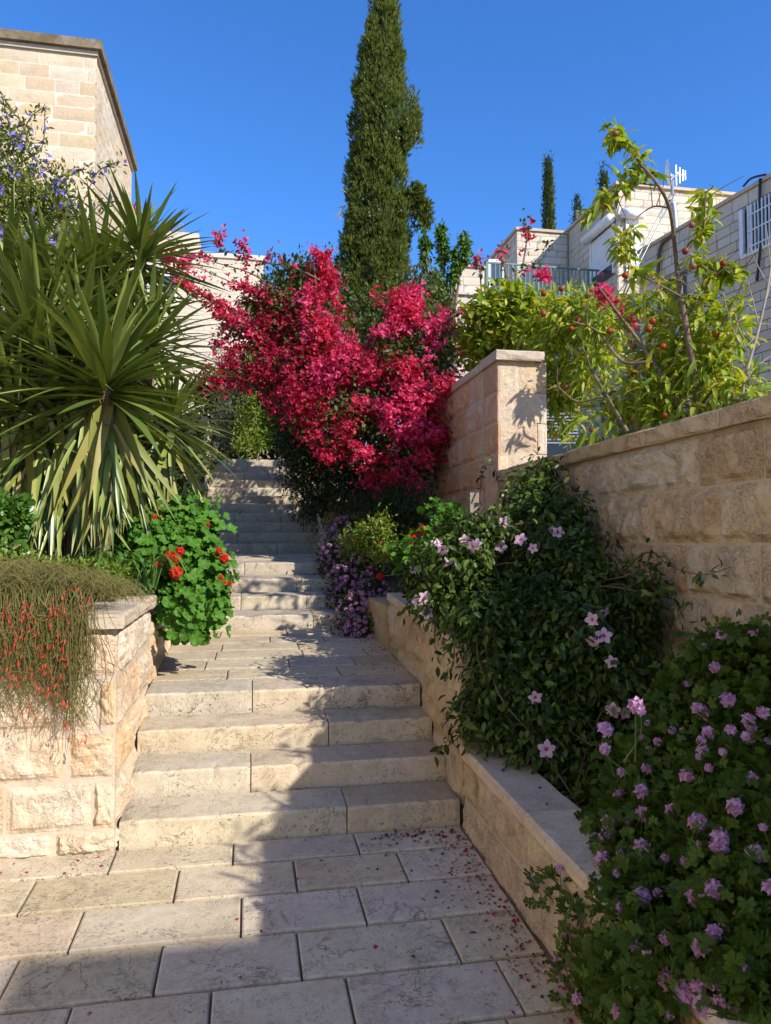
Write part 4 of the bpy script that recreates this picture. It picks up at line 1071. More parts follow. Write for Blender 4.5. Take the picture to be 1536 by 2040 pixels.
bulk('shoot_bracts', BRACT, pts, orient(N, rng, .0, .6, .8), .048*(.7+.5*rng.random(len(pts))), M['boug'], bo, rng)
for i, pts in enumerate(([(770,1020),(760,930),(720,850),(660,740),(635,620),(625,520)], [(780,1020),(800,930),(805,820),(820,700),(815,600)], [(765,1010),(700,900),(600,790),(520,720),(430,770)], [(790,1010),(850,900),(880,800),(875,660)])):
    mb = MB(); Pp = smooth_path([at(x, y, 8.6) for x, y in pts], 5); mb.tube(Pp, [.045-.037*i_/len(Pp) for i_ in range(len(Pp))], 7); mb.build('stem', M['bark'], bo, True)
# spray of bougainvillea hanging over the terrace side, behind the peach
rng = G(77)
b2 = empty('bougainvillea', tuple(at(1200, 660, 7.2)), 'small magenta bougainvillea sprays among the peach leaves', 'bougainvillea')
P, N, _ = clumps(blobs_from([(1088,548,14,9,7.0), (1200,585,11,13,6.2), (1232,610,12,12,6.0), (1245,640,12,18,6.0), (1262,650,6,10,6.0)]), 22, 9, .03, rng, .2)
bulk('bracts', BRACT, P, orient(N, rng), .045*(.7+.5*rng.random(len(P))), M['boug'], b2, rng)
stems(b2, [(at(1262,690,6.1), at(1235,610,6.0)), (at(1235,610,6.0), at(1195,570,6.2)), (at(1262,690,6.1), at(1250,640,6.0))], .008, .004, 'bark', rng)

# ------------------------------------------------------------------ shrubs and trees by the upper steps
SIMPLE = [blade(.22, 3, .3, .2), blade(.26, 3, -.2, .2), blade(.20, 3, .6, .25)]
def shrub(name, label, cat, base, spec, nc, per, sig, leafsize, mat, seed, leaves=None, shell=.35, up=.3, droop=0., group=None, trunk=.03, part='foliage', nstem=5):
    rng = G(seed); r_ = empty(name, tuple(base), label, cat, group)
    bl = blobs_from(spec); P, N, _ = clumps(bl, nc, per, sig, rng, shell)
    bulk(part, leaves or SIMPLE, P, orient(N, rng, up, .6, .6, droop), leafsize*(.6+.7*rng.random(len(P))), M[mat], r_, rng)
    if trunk:
        for i in range(nstem):
            c = bl[i % len(bl)][0]; mb = MB(); Pp = smooth_path([base, (Vector(base)+Vector(c))/2 + Vector(rng.normal(size=3)*.08), Vector(c)], 4)
            mb.tube(Pp, [trunk*(1-.75*i_/len(Pp)) for i_ in range(len(Pp))], 6); mb.build('stem', M['bark'], r_, True)
    return r_, bl, rng
shrub('evergreen_tree', 'rounded dark evergreen tree between the pale house and the cypress', 'tree', at(620, 860, 11.0), [(575,580,48,50,11.0), (640,560,50,40,11.2), (600,660,80,60,10.8), (660,600,40,60,11.3), (560,650,40,50,10.6)], 300, 26, .10, .075, 'tree_leaf', 31, trunk=.09, part='crown')
mu, _, rng = shrub('young_tree', 'fresh green young tree with upright leafy shoots right of the cypress', 'tree', at(880, 760, 10.5), [(846,500,5,50,10.5,2.2), (882,485,8,46,10.5,2), (924,495,7,40,10.4,2), (905,520,6,40,10.4,1.5), (880,560,36,26,10.5), (868,610,30,40,10.5)], 200, 15, .03, .07, 'mulb', 32, droop=.7, up=.0, trunk=.035, part='crown')
shrub('olive_bush', 'grey-green bush at the left of the top of the stairs', 'bush', at(452, 925, 14.5), [(455,800,28,50,14.5), (445,860,30,40,14.4), (470,880,25,30,14.4), (450,720,25,25,14.8)], 150, 24, .09, .07, 'olive', 33, [blade(.13, 2, .2, .2)], trunk=.04)
shrub('lime_bush', 'sunlit yellow-green bush closing the view at the top of the stairs', 'bush', at(510, 925, 14.0), [(498,845,26,36,14.0), (525,860,22,40,14.0), (490,890,25,22,13.8), (500, 800, 15, 15, 14)], 120, 26, .08, .065, 'lime', 34, trunk=.03)
shrub('shade_bush', 'dark bush at the right of the top of the stairs behind the lime one', 'bush', at(545, 925, 14.8), [(545,830,45,70,14.8), (470,900,60,25,15.2), (560,880,35,40,14.6), (420,820,40,80,15.5), (500,760,60,50,15.2), (580,800,60,110,15.4), (640,880,60,80,15.2), (470,850,60,80,15.6), (700,800,60,100,15.6)], 900, 24, .11, .10, 'dark_leaf', 35, trunk=.04)
sb, bl, rng = shrub('weeping_bush', 'dark weeping bush with small orange flowers overhanging the upper steps', 'bush', at(660, 1010, 9.3), [(600,930,36,60,9.2), (640,900,60,70,9.0), (620,1000,34,40,9.1), (690,960,60,50,8.9), (640,830,80,50,9.0), (760,990,70,40,8.6), (720,940,70,60,8.7), (660, 860, 60, 60, 9.3), (590, 880, 40, 50, 9.4)], 1000, 26, .08, .055, 'dark_leaf', 36, [blade(.14, 2, .5, .2)], droop=.6, trunk=.03)
P, N = sample(bl[:4], 110, rng, .9); bulk('blossoms', blade(.5, 2, .4, .3), P, orient(N, rng), .028*(.7+.6*rng.random(len(P))), M['orange'], sb, rng)
sb, bl, rng = shrub('rosemary_bush', 'dark fine-leaved bush below the bougainvillea against the wall', 'bush', at(820, 1060, 7.4), [(790,1010,50,36,7.6), (830,1020,40,36,7.3), (770,1050,50,30,7.5), (730,1020,40,30,8.0)], 200, 34, .06, .055, 'dark_leaf', 37, [blade(.09, 2, .2, .2)], up=.7, trunk=.02)
ob, bl, rng = shrub('orange_flower_bush', 'small bush with orange-red flowers above the lilac cushion', 'bush', at(745, 1130, 7.2), [(735,1075,28,30,7.2), (755,1060,30,26,7.1), (765,1095,25,25,7.0), (700,1090,26,26,7.4)], 130, 22, .05, .04, 'lime', 38, trunk=.012)
P, N = sample(bl, 46, rng, .92); BL = join([(blade(.35, 2, .4, .3), rot_axis((math.cos(a), math.sin(a), .6), (0,0,1)), (0,0,0)) for a in (0,1.26,2.5,3.77,5.03)])
singles('flower', [BL], P, orient(N, rng), .022*(.7+.6*rng.random(len(P))), M['orange'], ob, rng)

# ------------------------------------------------------------------ lilac cushion by the second flight
def flower_head(n, petal, dome, seed, npet=5, rad=.5, mats=None):
    """a rounded head of small florets, about 1 across"""
    rng = random.Random(seed); parts = []
    for i in range(n):
        t = math.acos(1-dome*(i+.5)/n); a = i*2.39996 + rng.uniform(-.2, .2)
        o = np.array([math.sin(t)*math.cos(a), math.cos(t), math.sin(t)*math.sin(a)])*rad*rng.uniform(.9, 1.08)
        N_ = o/np.linalg.norm(o); fr = rot_axis(N_, (.3, .1, 1))
        for k in range(npet):
            b = 2*math.pi*k/npet + i; d = fr[:, 0]*math.cos(b) + fr[:, 2]*math.sin(b)
            fm = rot_axis(d + N_*.45, N_); s_ = petal*rng.uniform(.8, 1.15)
            parts.append((Leaf(blade(.36, 2, .5, .1).v*s_, blade(.36, 2, .5, .1).f), fm, o))
    return join(parts)
lc = empty('lilac_cushion', tuple(at(715, 1290, 6.9)), 'cushion of small lilac flowers spilling over the kerb onto the landing', 'flower bush')
rng = G(51)
LB = blobs_from([(690,1060,36,30,8.0), (680,1110,40,40,7.7), (700,1160,50,40,7.3), (690,1190,40,30,7.2), (720,1220,50,40,6.7), (725,1265,46,36,6.4), (700,1280,30,25,6.4), (745,1190,34,40,6.8), (660,1100,22,50,7.9), (735,1130,40,40,7.3)])
P, N, _ = clumps(LB, 420, 22, .05, rng, .45); bulk('foliage', SIMPLE, P, orient(N, rng, .3, .6, .7), .034*(.6+.7*rng.random(len(P))), M['dark_leaf'], lc, rng)
P, N = sample(LB, 900, rng, .95); HD = [flower_head(9, .30, 1.0, i, 4, .42) for i in range(3)]
front = (N @ np.array([-.1, -.9, .4])) > -.25; P = P[front]; N = N[front]
singles('flower', HD, P, orient(N, rng, .2, .9, .3), .040*(.75+.5*rng.random(len(P))), M['lilac'], lc, rng, 300, 'small_flowers')

# ------------------------------------------------------------------ vine over the right planter
VL = [blade(.22, 5, .6, .35), blade(.20, 5, 1.0, .35), blade(.23, 5, .3, .3)]
vi = empty('pandorea_vine', (1.6, 4.6, 1.05), 'dense dark glossy vine with pale pink trumpet flowers climbing the retaining wall', 'vine')
rng = G(61)
VB = []
for (px_, py_, rx, ry, X_, w) in [(1000,1120,90,50,1.55,1), (900,1110,70,40,1.16,1), (850,1150,45,30,1.13,.8), (890,1195,60,40,1.13,1), (950,1060,60,36,1.35,1), (1060,1010,55,60,1.80,1), (1070,950,36,26,1.92,.9), (1120,1040,50,60,1.85,1), (1100,1120,70,60,1.70,1.1), (1170,1160,60,70,1.80,1), (1040,1230,90,70,1.45,1.2), (1150,1270,90,80,1.65,1.2),
        (1000,1330,60,70,1.28,1), (1080,1380,90,70,1.45,1.2), (1200,1360,80,70,1.70,1), (1000,1440,55,50,1.25,1), (1100,1470,80,50,1.42,1), (1260,1260,40,60,1.92,.8), (1290,1180,28,40,1.97,.8), (1190,1470,60,50,1.6,.8), (1120,1560,45,60,1.42,.7), (1130,1640,40,40,1.36,.6), (940,1390,18,70,1.15,.6), (960,1240,50,50,1.20,1)]:
    c = at_x(px_, py_, X_); k = px_of(c)[2]/FPX
    VB.append((np.array(c), np.array([min(rx*k, .30), rx*k*1.0, ry*k]), w))
P, N, _ = clumps(VB, 2300, 11, .05, rng, .45)
ok = P[:, 0] < XW - .05; P = P[ok]; N = N[ok]
singles('leaf', VL, P, orient(N, rng, -.1, .7, .5, .35, .7), .054*(.5+.65*rng.random(len(P))), M['vine'], vi, rng, 300)
# inner tangle of stems
prs = []
for i in range(90):
    a = VB[int(rng.integers(0, len(VB)))]; b = VB[int(rng.integers(0, len(VB)))]
    if np.linalg.norm(a[0]-b[0]) < .7: prs.append((a[0], b[0]+rng.normal(size=3)*.05))
stems(vi, prs, .006, .003, 'redstem', rng)
# straggling shoots on the wall and over the planter front
sh = [([(1180,1120),(1210,1090),(1245,1080)], 2.05), ([(1240,1140),(1290,1100),(1340,1130),(1400,1145),(1455,1130)], 2.04), ([(1150,1010),(1135,960),(1130,890)], 2.06), ([(1000,1000),(985,930),(968,905)], 2.05), ([(955,1000),(960,950),(975,915)], 2.06), ([(1330,1290),(1350,1230),(1385,1190)], 2.0), ([(900,1260),(905,1310),(890,1345)], 1.05), ([(870,1230),(865,1280),(880,1320)], 1.05), ([(930,1450),(895,1485),(870,1500)], 1.04), ([(940,1440),(900,1460),(885,1490)],1.04), ([(1090,1600),(1075,1640),(1080,1680)],1.2), ([(1290,1200),(1300,1160),(1288,1120)],2.02), ([(840,1190),(820,1215),(812,1230)],1.06)]
mb = MB(); lp_ = []
for pts, X_ in sh:
    Pp = smooth_path([at_x(x, y, X_) for x, y in pts], 6); mb.tube(Pp, [.0045-.003*i/len(Pp) for i in range(len(Pp))], 5)
    for q in Pp[1::2]: lp_ += [np.array(q)+rng.normal(size=3)*.02+np.array([-.02,-.02,0]) for _ in range(2)]
mb.build('shoots', M['redstem'], vi, True)
lp_ = np.array(lp_); N = norm(rng.normal(size=lp_.shape)+np.array([-.6,-.4,0]))
bulk('shoot_leaves', VL, lp_, orient(N, rng, -.2, .5, .6, .3), .055*(.5+.7*rng.random(len(lp_))), M['vine'], vi, rng)
# trumpet flowers
def trumpet():
    parts = []
    for k in range(5):
        a = 2*math.pi*k/5; parts.append((Leaf(blade(.42, 3, .7, .1).v*.5, blade(.42, 3, .7, .1).f), rot_axis((math.cos(a), .45, math.sin(a)), (0,1,0)), (.10*math.cos(a), .55, .10*math.sin(a))))
    L = join(parts); V = [tuple(v) for v in L.v]; F = [tuple(int(i) for i in f) for f in L.f]; n0 = len(F); b = len(V)
    for y, r in ((-.1, .05), (.25, .10), (.56, .15)):
        for k in range(8): V.append((r*math.cos(k*math.pi/4), y, r*math.sin(k*math.pi/4)))
    for i in range(2):
        for k in range(8): F.append((b+i*8+k, b+i*8+(k+1) % 8, b+(i+1)*8+(k+1) % 8, b+(i+1)*8+k))
    c = len(V)
    for k in range(8): V.append((.13*math.cos(k*math.pi/4), .565, .13*math.sin(k*math.pi/4)))
    F.append(tuple(range(c, c+8)))
    me = mesh('flower', V, F, True); me.materials.append(M['pink']); me.materials.append(M['throat']); me.polygons[len(F)-1].material_index = 1; return me
TR = trumpet()
fl = [(935,1072),(955,1090),(880,1088),(918,1072),(887,1112),(1000,993),(998,1038),(1040,1060),(1050,1062),(1100,1056),(1108,1062),(1000,1088),(1043,1082),(1066,1092),(830,1145),(842,1187),(838,1200),(850,1226),(1255,1155),(1195,1212),(1187,1234),(1188,1268),(1200,1272),(1215,1318),(1064,1383),(1220,1415),(1240,1416),(1083,1488),(1137,1590),(1158,1596),(1168,1640),(946,1085),(1245,1150),(868,1090)]
P = []; N = []
for x, y in fl:
    p = np.array(at(x, y, 3.0)); d_ = p - np.array([0,0,EYE]); d_ /= np.linalg.norm(d_)
    # the first vine lobe this line of sight meets
    best = None
    for c, r_, w_ in VB:
        o = (np.array([0,0,EYE])-c)/r_; dd = d_/r_; A = dd@dd; Bq = 2*o@dd; Cq = o@o-1.12; D_ = Bq*Bq-4*A*Cq
        if D_ > 0:
            t = (-Bq-math.sqrt(D_))/(2*A); best = t if best is None else min(best, t)
    if best is None: best = 5.0
    p = np.array([0,0,EYE])+d_*best
    P.append(p); N.append(-d_+rng.normal(size=3)*.45+np.array([0,0,-.1]))
P = np.array(P); N = norm(np.array(N)); singles('flower', [TR], P, frames(N, norm(rng.normal(size=N.shape))), .066*(.8+.4*rng.random(len(P))), None, vi, rng)

# ------------------------------------------------------------------ mauve pelargonium, near right
pe = empty('pelargonium', (1.5, 2.4, .47), 'bushy scented pelargonium with mauve flower heads, filling the near right planter', 'pelargonium')
rng = G(71); LL = [lobed_leaf(i) for i in range(5)]
PB = []
for (px_, py_, rx, ry, X_, w) in [(1450,1330,80,60,1.88,1), (1380,1400,70,60,1.80,1), (1480,1450,90,80,1.80,1), (1350,1500,80,70,1.68,1), (1450,1580,100,90,1.62,1.2), (1280,1560,70,60,1.52,1), (1330,1660,90,80,1.48,1.2), (1470,1700,100,100,1.48,1.2), (1240,1700,70,60,1.36,1), (1330,1800,100,90,1.32,1.2), (1480,1850,100,100,1.34,1.2), (1250,1820,70,70,1.22,1),
        (1300,1930,90,80,1.18,1), (1420,1980,100,90,1.18,1.1), (1510,1990,70,80,1.20,1), (1215,1930,40,50,1.13,.7), (1170,1780,30,30,1.13,.4), (1250,2010,50,50,1.10,.8), (1200,1600,50,50,1.5,.6), (1510,1300,40,40,1.95,.6), (1190,1850,30,40,1.13,.5), (1180,2000,36,40,1.06,.5), (1210,1770,50,50,1.2,.7), (1205,1745,40,40,1.20,.8), (1250,1830,50,50,1.15,.9), (1290,1920,60,60,1.12,.9), (1320,2020,70,60,1.08,.9), (1225,1835,36,40,1.09,.8), (1205,1900,36,40,1.06,.8), (1235,1965,44,44,1.03,.9), (1195,2000,34,34,1.03,.7), (1285,2010,50,44,1.03,.9), (1310,1900,50,50,1.09,.9), (1265,1785,44,40,1.15,.8)]:
    c = at_x(px_, py_, X_); k = px_of(c)[2]/FPX
    PB.append((np.array(c), np.array([rx*k*.7, rx*k*1.0, ry*k]), w))
P, N, ci_ = clumps(PB, 2400, 12, .045, rng, .5); jit = (rng.normal(size=2400)*26)[ci_]
edge = np.array([px_of(p)[0] - (1178 + max(0, 1830-px_of(p)[1])*.5 + 26*math.sin(px_of(p)[1]*.038+1)) for p in P]) + jit
ok = (P[:, 0] < XW-.06) & ((P[:, 0] > XR+.03) | (P[:, 0] < XR-.02) | (P[:, 2] > .53)) & ((P[:, 0] > XR+.10) | (edge > 0)); P = P[ok]; N = N[ok]
sp_ = [(np.array(at_x(x, y, 1.06)), np.array([.03, .05, .04]), 1.0) for x, y in ((1075,1768), (1098,1770), (1118,1762), (1140,1795), (1160,1830), (1128,1920), (1140,1880), (1155,1990))]
P2, N2, _ = clumps(sp_, 34, 4, .02, rng, .3); P = np.vstack([P, P2]); N = np.vstack([N, N2])
singles('leaf', LL, P, orient(N, rng, .25, .6, .5, 0, .9), .032*(.55+.8*rng.random(len(P))), M['pelarg'], pe, rng, 300)
heads = [(1366,1362),(1402,1288),(1425,1330),(1438,1265),(1370,1365),(1500,1258),(1322,1408),(1276,1415),(1292,1496),(1238,1538),(1310,1478),(1400,1420),(1490,1470),(1360,1455),(1205,1492),(1278,1576),(1340,1617),(1250,1635),(1412,1530),(1368,1545),(1496,1550),(1432,1668),(1520,1648),(1200,1710),(1236,1700),(1280,1622),(1365,1718),(1196,1765),(1235,1812),(1347,1777),(1404,1788),(1504,1702),(1532,1768),(1115,1730),(1063,1757),(1268,1888),(1120,1915),(1330,1950),(1237,2015),(1440,2010),(1150,1990),(1280,1690),(1160,1825),(1130,1870),(1310,1780),(1440,1850),(1480,1930),(1420,1955),(1390,1640),(1290,1440),(1450,1395),(1520,1420)]
hr_ = random.Random(9)
heads += [(hr_.uniform(1200, 1530), hr_.uniform(1400, 2030)) for _ in range(46)]
HM = [flower_head(11, .50, .95, 80+i, 5, .30) for i in range(4)]
P = []; prs = []
for x, y in heads:
    p0_ = np.array([0,0,EYE]); d_ = np.array(at(x, y, 3.0))-p0_; d_ /= np.linalg.norm(d_); best = None
    for c, r_, w_ in PB:
        o = (p0_-c)/r_; dd = d_/r_; A = dd@dd; Bq = 2*o@dd; Cq = o@o-1.95; D_ = Bq*Bq-4*A*Cq
        if D_ > 0: t = (-Bq-math.sqrt(D_))/(2*A); best = t if best is None else min(best, t)
    if best is None: best = float(np.linalg.norm(np.array(at_x(x, y, 1.06))-p0_))
    p = p0_+d_*best; P.append(p); prs.append((p, p+np.array([.05, .05, -.16])+rng.normal(size=3)*.03))
P = np.array(P); N = norm(np.array([-.15,-.75,.75])+rng.normal(size=P.shape)*.3)
singles('flower', HM, P, frames(N, norm(rng.normal(size=N.shape))), .042*(.5+.7*rng.random(len(P))), M['mauve'], pe, rng)
for a, b in PB and [(PB[int(rng.integers(0, len(PB)))][0], None) for _ in range(70)]:
    prs.append((a+rng.normal(size=3)*.06, np.array([a[0]+.08, a[1]+.05, .48])))
stems(pe, prs, .0016, .0026, 'greenstem', rng)

# ------------------------------------------------------------------ left planter: geranium, strap leaves, weeping coral plant, yucca
ge = empty('red_geranium', tuple(at(350, 1190, 5.0)), 'bright green geranium bush with red flower heads beside the landing', 'geranium')
rng = G(81); GB = blobs_from([(340,1050,55,40,5.2), (390,1050,36,40,5.2), (330,1110,60,50,5.0), (390,1120,50,50,5.0), (415,1150,36,50,4.95), (380,1190,60,50,4.85), (400,1220,44,36,4.85), (372,1240,30,26,4.8), (270,1040,30,30,5.2,.6), (290,1080,40,40,5.0,.8), (275,1000,24,20,5.3,.5), (395,1015,20,20,5.3,.5)])
P, N, _ = clumps(GB, 340, 9, .045, rng, .65)
GL = [round_leaf(18, 5, .18, .25, .09, i) for i in range(6)]
f_ = norm(N*.9 + np.array([.2,-.35,.55]) + rng.normal(size=N.shape)*.3); d_ = norm(np.cross(f_, rng.normal(size=N.shape))*.8 + np.array([0,0,-.5])+N*.2)
singles('leaf', GL, P, frames(d_, f_), .074*(.5+.75*rng.random(len(P))), M['geranium'], ge, rng, 300)
HR = [flower_head(12, .46, 1.1, 120+i, 5, .34) for i in range(3)]
hp = [(350,1110,.065),(335,1108,.05),(358,1098,.05),(350,1140,.075),(315,1127,.05),(436,1098,.04),(447,1112,.055),(446,1160,.03),(440,1150,.03),(435,1190,.025),(410,1220,.02),(458,1163,.03),(308,1030,.03),(415,1045,.025)]
P = np.array([np.array(at(x, y, 4.72 if x < 400 else 4.85)) for x, y, s in hp]); N = norm(np.array([0,-.9,.4])+rng.normal(size=P.shape)*.2)
singles('flower', HR, P, frames(N, norm(rng.normal(size=N.shape))), np.array([s for *_, s in hp]), M['red'], ge, rng)
stems(ge, [(b[0], np.array(at(350,1190,5.1))) for b in GB for _ in (0, 1)], .008, .012, 'greenstem', rng)

st = empty('strap_leaf_plant', tuple(at(270, 1180, 4.5)), 'clump of arching strap leaves between the yucca and the geranium', 'plant')
rng = G(83)
def ribbon(P, W, nrm_hint, fold=.25):
    """a leaf blade along path P with half widths W"""
    V = []; Q = []
    for i, p in enumerate(P):
        d = (P[min(i+1, len(P)-1)]-P[max(i-1, 0)]).normalized(); x = d.cross(nrm_hint)
        x = x.normalized() if x.length > 1e-4 else Vector((1,0,0)); z = x.cross(d)
        V += [p - x*W[i] + z*W[i]*fold, p, p + x*W[i] + z*W[i]*fold]
    for i in range(len(P)-1):
        for j in range(2): a = i*3+j; Q.append((a, a+1, a+4, a+3))
    return V, Q
for i in range(46):
    px_ = rng.uniform(205, 310); b = at(px_, 1175+rng.uniform(-8, 10), 4.45+rng.uniform(0,.35)); a_ = rng.uniform(0, 2*math.pi); L_ = rng.uniform(.22, .36); out = Vector((math.cos(a_), math.sin(a_)-.35, 0))
    Pp = smooth_path([b, b+out*L_*.25+Vector((0,0,L_*.62)), b+out*L_*.65+Vector((0,0,L_*.72)), b+out*L_*1.0+Vector((0,0,L_*.30))], 3)
    V, Q = ribbon(Pp, [.011*math.sin(math.pi*min(1, .25+.75*j/(len(Pp)-1)))+.001 for j in range(len(Pp))], Vector((0,0,1))+out*.5); put('leaf', mesh('leaf', V, Q, True), M['strap'], st)

# clipped glossy bush at the left edge and low lime groundcover
shrub('glossy_bush', 'small bright glossy bush at the left edge below the yucca', 'bush', at(10, 1130, 4.3), [(10,1050,36,34,4.4), (25,1020,22,20,4.4), (15,1095,26,26,4.3), (-30,1060,40,50,4.4)], 80, 14, .04, .05, 'glossy', 84, [blade(.3, 3, .2, .2)], trunk=.01)
gc, bl, rng = shrub('lime_groundcover', 'low yellow-green groundcover along the top of the left planter', 'groundcover', at(120, 1180, 4.2), [(20,1130,50,22,4.15), (90,1130,60,16,4.25), (170,1140,60,16,4.3), (215,1165,34,16,4.2), (-60,1140,60,22,4.2), (235,1150,20,20,4.3)], 260, 16, .03, .026, 'lime', 85, [blade(.34, 2, .2, .2)], trunk=0)
of = empty('orange_flowers', tuple(at(215, 1180, 4.1)), 'few small orange-red flowers at the inner edge of the left coping', 'flowers')
P = np.array([np.array(at(x, y, 4.02)) for x, y in ((197,1158),(205,1160),(212,1154),(243,1178),(250,1181),(222,1178),(128,1205))]); N = norm(np.array([0,-.8,.6])+rng.normal(size=P.shape)*.3)
singles('flower', [BL], P, frames(N, norm(rng.normal(size=N.shape))), .030*(.8+.5*rng.random(len(P))), M['orange'], of, rng)
stems(of, [(p, p+np.array([.01,.05,-.06])) for p in P], .002, .002, 'greenstem', rng)

# weeping coral plant: fine wiry stems mounded on the coping and hanging down the front
ru = empty('coral_plant', tuple(at(70, 1190, 3.75)), 'weeping coral plant with tiny red flowers hanging over the left planter wall', 'plant')
rng = G(87); VV = []; QQ = []; tips = []
def strand(pts, w):
    Pp = smooth_path(pts, 3); b = len(VV); V, Q = ribbon(Pp, [w*(1-.6*i/len(Pp)) for i in range(len(Pp))], Vector((rng.normal()*.6, -1, .3)), 0)
    VV.extend(V); QQ.extend([tuple(i+b for i in q) for q in Q]); tips.extend(Pp[2:])
for i in range(620):
    # hanging curtain: three tongues of different length
    g_ = rng.random()
    x = rng.normal(35, 34) if g_ < .5 else rng.normal(125, 30)
    if x > 215: continue
    bot = 1400 + 40*math.sin(x*.05) if x < 90 else 1485 - abs(x-140)*1.3
    bot = 1230 + (bot-1230)*rng.random()**.75 + rng.normal()*22
    p0_ = at_y(x+rng.normal()*22, 1165+rng.normal()*12, 3.85+rng.random()*.25); p1_ = at_y(x+rng.normal()*10, 1200+rng.normal()*14, 3.58+rng.random()*.05)
    p2_ = at_y(x+rng.normal()*20, (1230+bot)/2, 3.54+rng.random()*.08); p3_ = at_y(x+rng.normal()*32, bot, 3.56+rng.random()*.07)
    strand([p0_, p1_, p2_, p3_], .0016+.0008*rng.random())
for i in range(1500):
    # the mound on top
    x = rng.uniform(-60, 235); y0_ = 1190 - (1-(max(0, x-60)/190)**2)*rng.uniform(0, 62); y_ = rng.uniform(3.68, 4.15)
    p0_ = at_y(x, y0_, y_); a_ = rng.uniform(-.6, 3.7); L_ = rng.uniform(.07, .20); dr = Vector((math.cos(a_), -abs(math.sin(a_))*.6, 0))
    strand([p0_, p0_+dr*L_*.5+Vector((0,0,L_*.28)), p0_+dr*L_+Vector((0,0,-L_*.12))], .0016)
joints_ = list(tips)
for i in range(3600):
    q = joints_[int(rng.integers(0, len(joints_)))]; dv_ = Vector(rng.normal(size=3)); dv_.y = -abs(dv_.y)*.5; dv_.z -= .7; dv_.normalize(); L_ = rng.uniform(.02, .07)
    strand([q, q+dv_*L_*.5+Vector((0,0,.004)), q+dv_*L_], .0011)
put('strands', mesh('strands', VV, QQ), M['russelia'], ru, kind='stuff')
fc_ = [(15,1280),(50,1240),(30,1300),(75,1250),(105,1215),(100,1230),(65,1330),(95,1300),(30,1250),(120,1270),(20,1330),(95,1330),(85,1290),(130,1240),(60,1210),(15,1225),(45,1270),(115,1340),(75,1365),(30,1350),(130,1400),(160,1470),(135,1450),(60,1415),(90,1380),(5,1240),(10,1300),(5,1340),(110,1365),(125,1310),(40,1220),(100,1200),(130,1190),(170,1200)]
P = []
for x, y in fc_:
    for _ in range(6): P.append(np.array(at_y(x+rng.normal()*9, y+rng.normal()*11, 3.525+rng.random()*.03)))
P = np.array(P); N = norm(np.array([0,-.3,-1.0])+rng.normal(size=P.shape)*.35)
TUBE = join([(blade(.13, 2, .2, .6), np.eye(3), (0,0,0)), (blade(.13, 2, .2, .6), rot_axis((0,1,0), (1,0,0)), (0,0,0))])
bulk('blossoms', TUBE, P, frames(N, norm(rng.normal(size=N.shape))), .023*(.7+.6*rng.random(len(P))), M['coral'], ru, rng)

# ---- yucca: several rosettes on short stems
yu = empty('yucca', tuple(at(205, 1150, 5.0)), 'big yucca with many sword-shaped leaf rosettes in the left planter', 'yucca')
prof = lambda t: max(.01, min(1, .55+t*1.3)*(1-max(0, (t-.35)/.65)**1.6))
YL = [blade(.032, 6, b, .35, prof, tw) for b, tw in ((.05,.1), (.15,-.2), (.3,.2), (.1,.4), (.45,-.1), (.22,0))]
YO = [blade(.032, 7, b, .15, prof, tw) for b, tw in ((.3,.5), (.5,-.4), (.2,.8), (.8,.2))]
YM = [L.mesh('leaf', M['yucca']) for L in YL]; YOM = [L.mesh('leaf', M['yucca_old']) for L in YO]
rng = G(91); PY = []; RY = []; SY = []
def rosette(c, n, L_, tilt=Vector((0,0,1)), lo=-.35, hi=.97, spread=1.0):
    for i in range(n):
        t = hi + (lo-hi)*(i+.5)/n + rng.normal()*.05; t = max(-.9, min(.985, t)); a_ = i*2.39996 + rng.normal()*.15
        s_ = math.sqrt(1-t*t); d_ = np.array([math.cos(a_)*s_, math.sin(a_)*s_, t]); d_ = norm(d_ + np.array(tilt)*.25 - np.array([0,0,.25]))
        vw = norm(np.array([0,0,EYE])-np.array(c))
        if float(d_@vw) > .90: d_ = norm(d_ - vw*.45 + np.array([0,0,.25]))
        PY.append(np.array(c)+d_*.035 + np.array([0,0,.10*(t-.3)])); RY.append(rot_axis(d_, (0,0,1) if abs(d_[2]) < .93 else (math.cos(a_)*-1, math.sin(a_)*-1, .3))); SY.append(L_*(.72+.35*rng.random())*(1-.18*max(0, t)))
ros = [(212,770,4.70,125,.92,-.55), (75,690,5.0,90,.86,-.45), (195,570,5.5,80,.78,-.3), (280,515,5.5,80,.74,-.4), (105,590,5.4,80,.80,-.25), (300,690,5.3,80,.74,-.5), (340,840,5.4,80,.68,-.6), (-50,760,4.8,70,.86,-.5), (15,560,5.5,60,.78,-.3), (120,830,5.0,70,.80,-.6), (250,640,5.5,60,.74,-.4), (30,850,5.0,50,.8,-.6), (160,690,5.2,60,.80,-.4)]
rc = []
for (x, y, Z_, n, L_, lo) in ros:
    c = at(x, y, Z_); rc.append(c); rosette(c, n, L_, Vector((0,-.15,1)), lo)
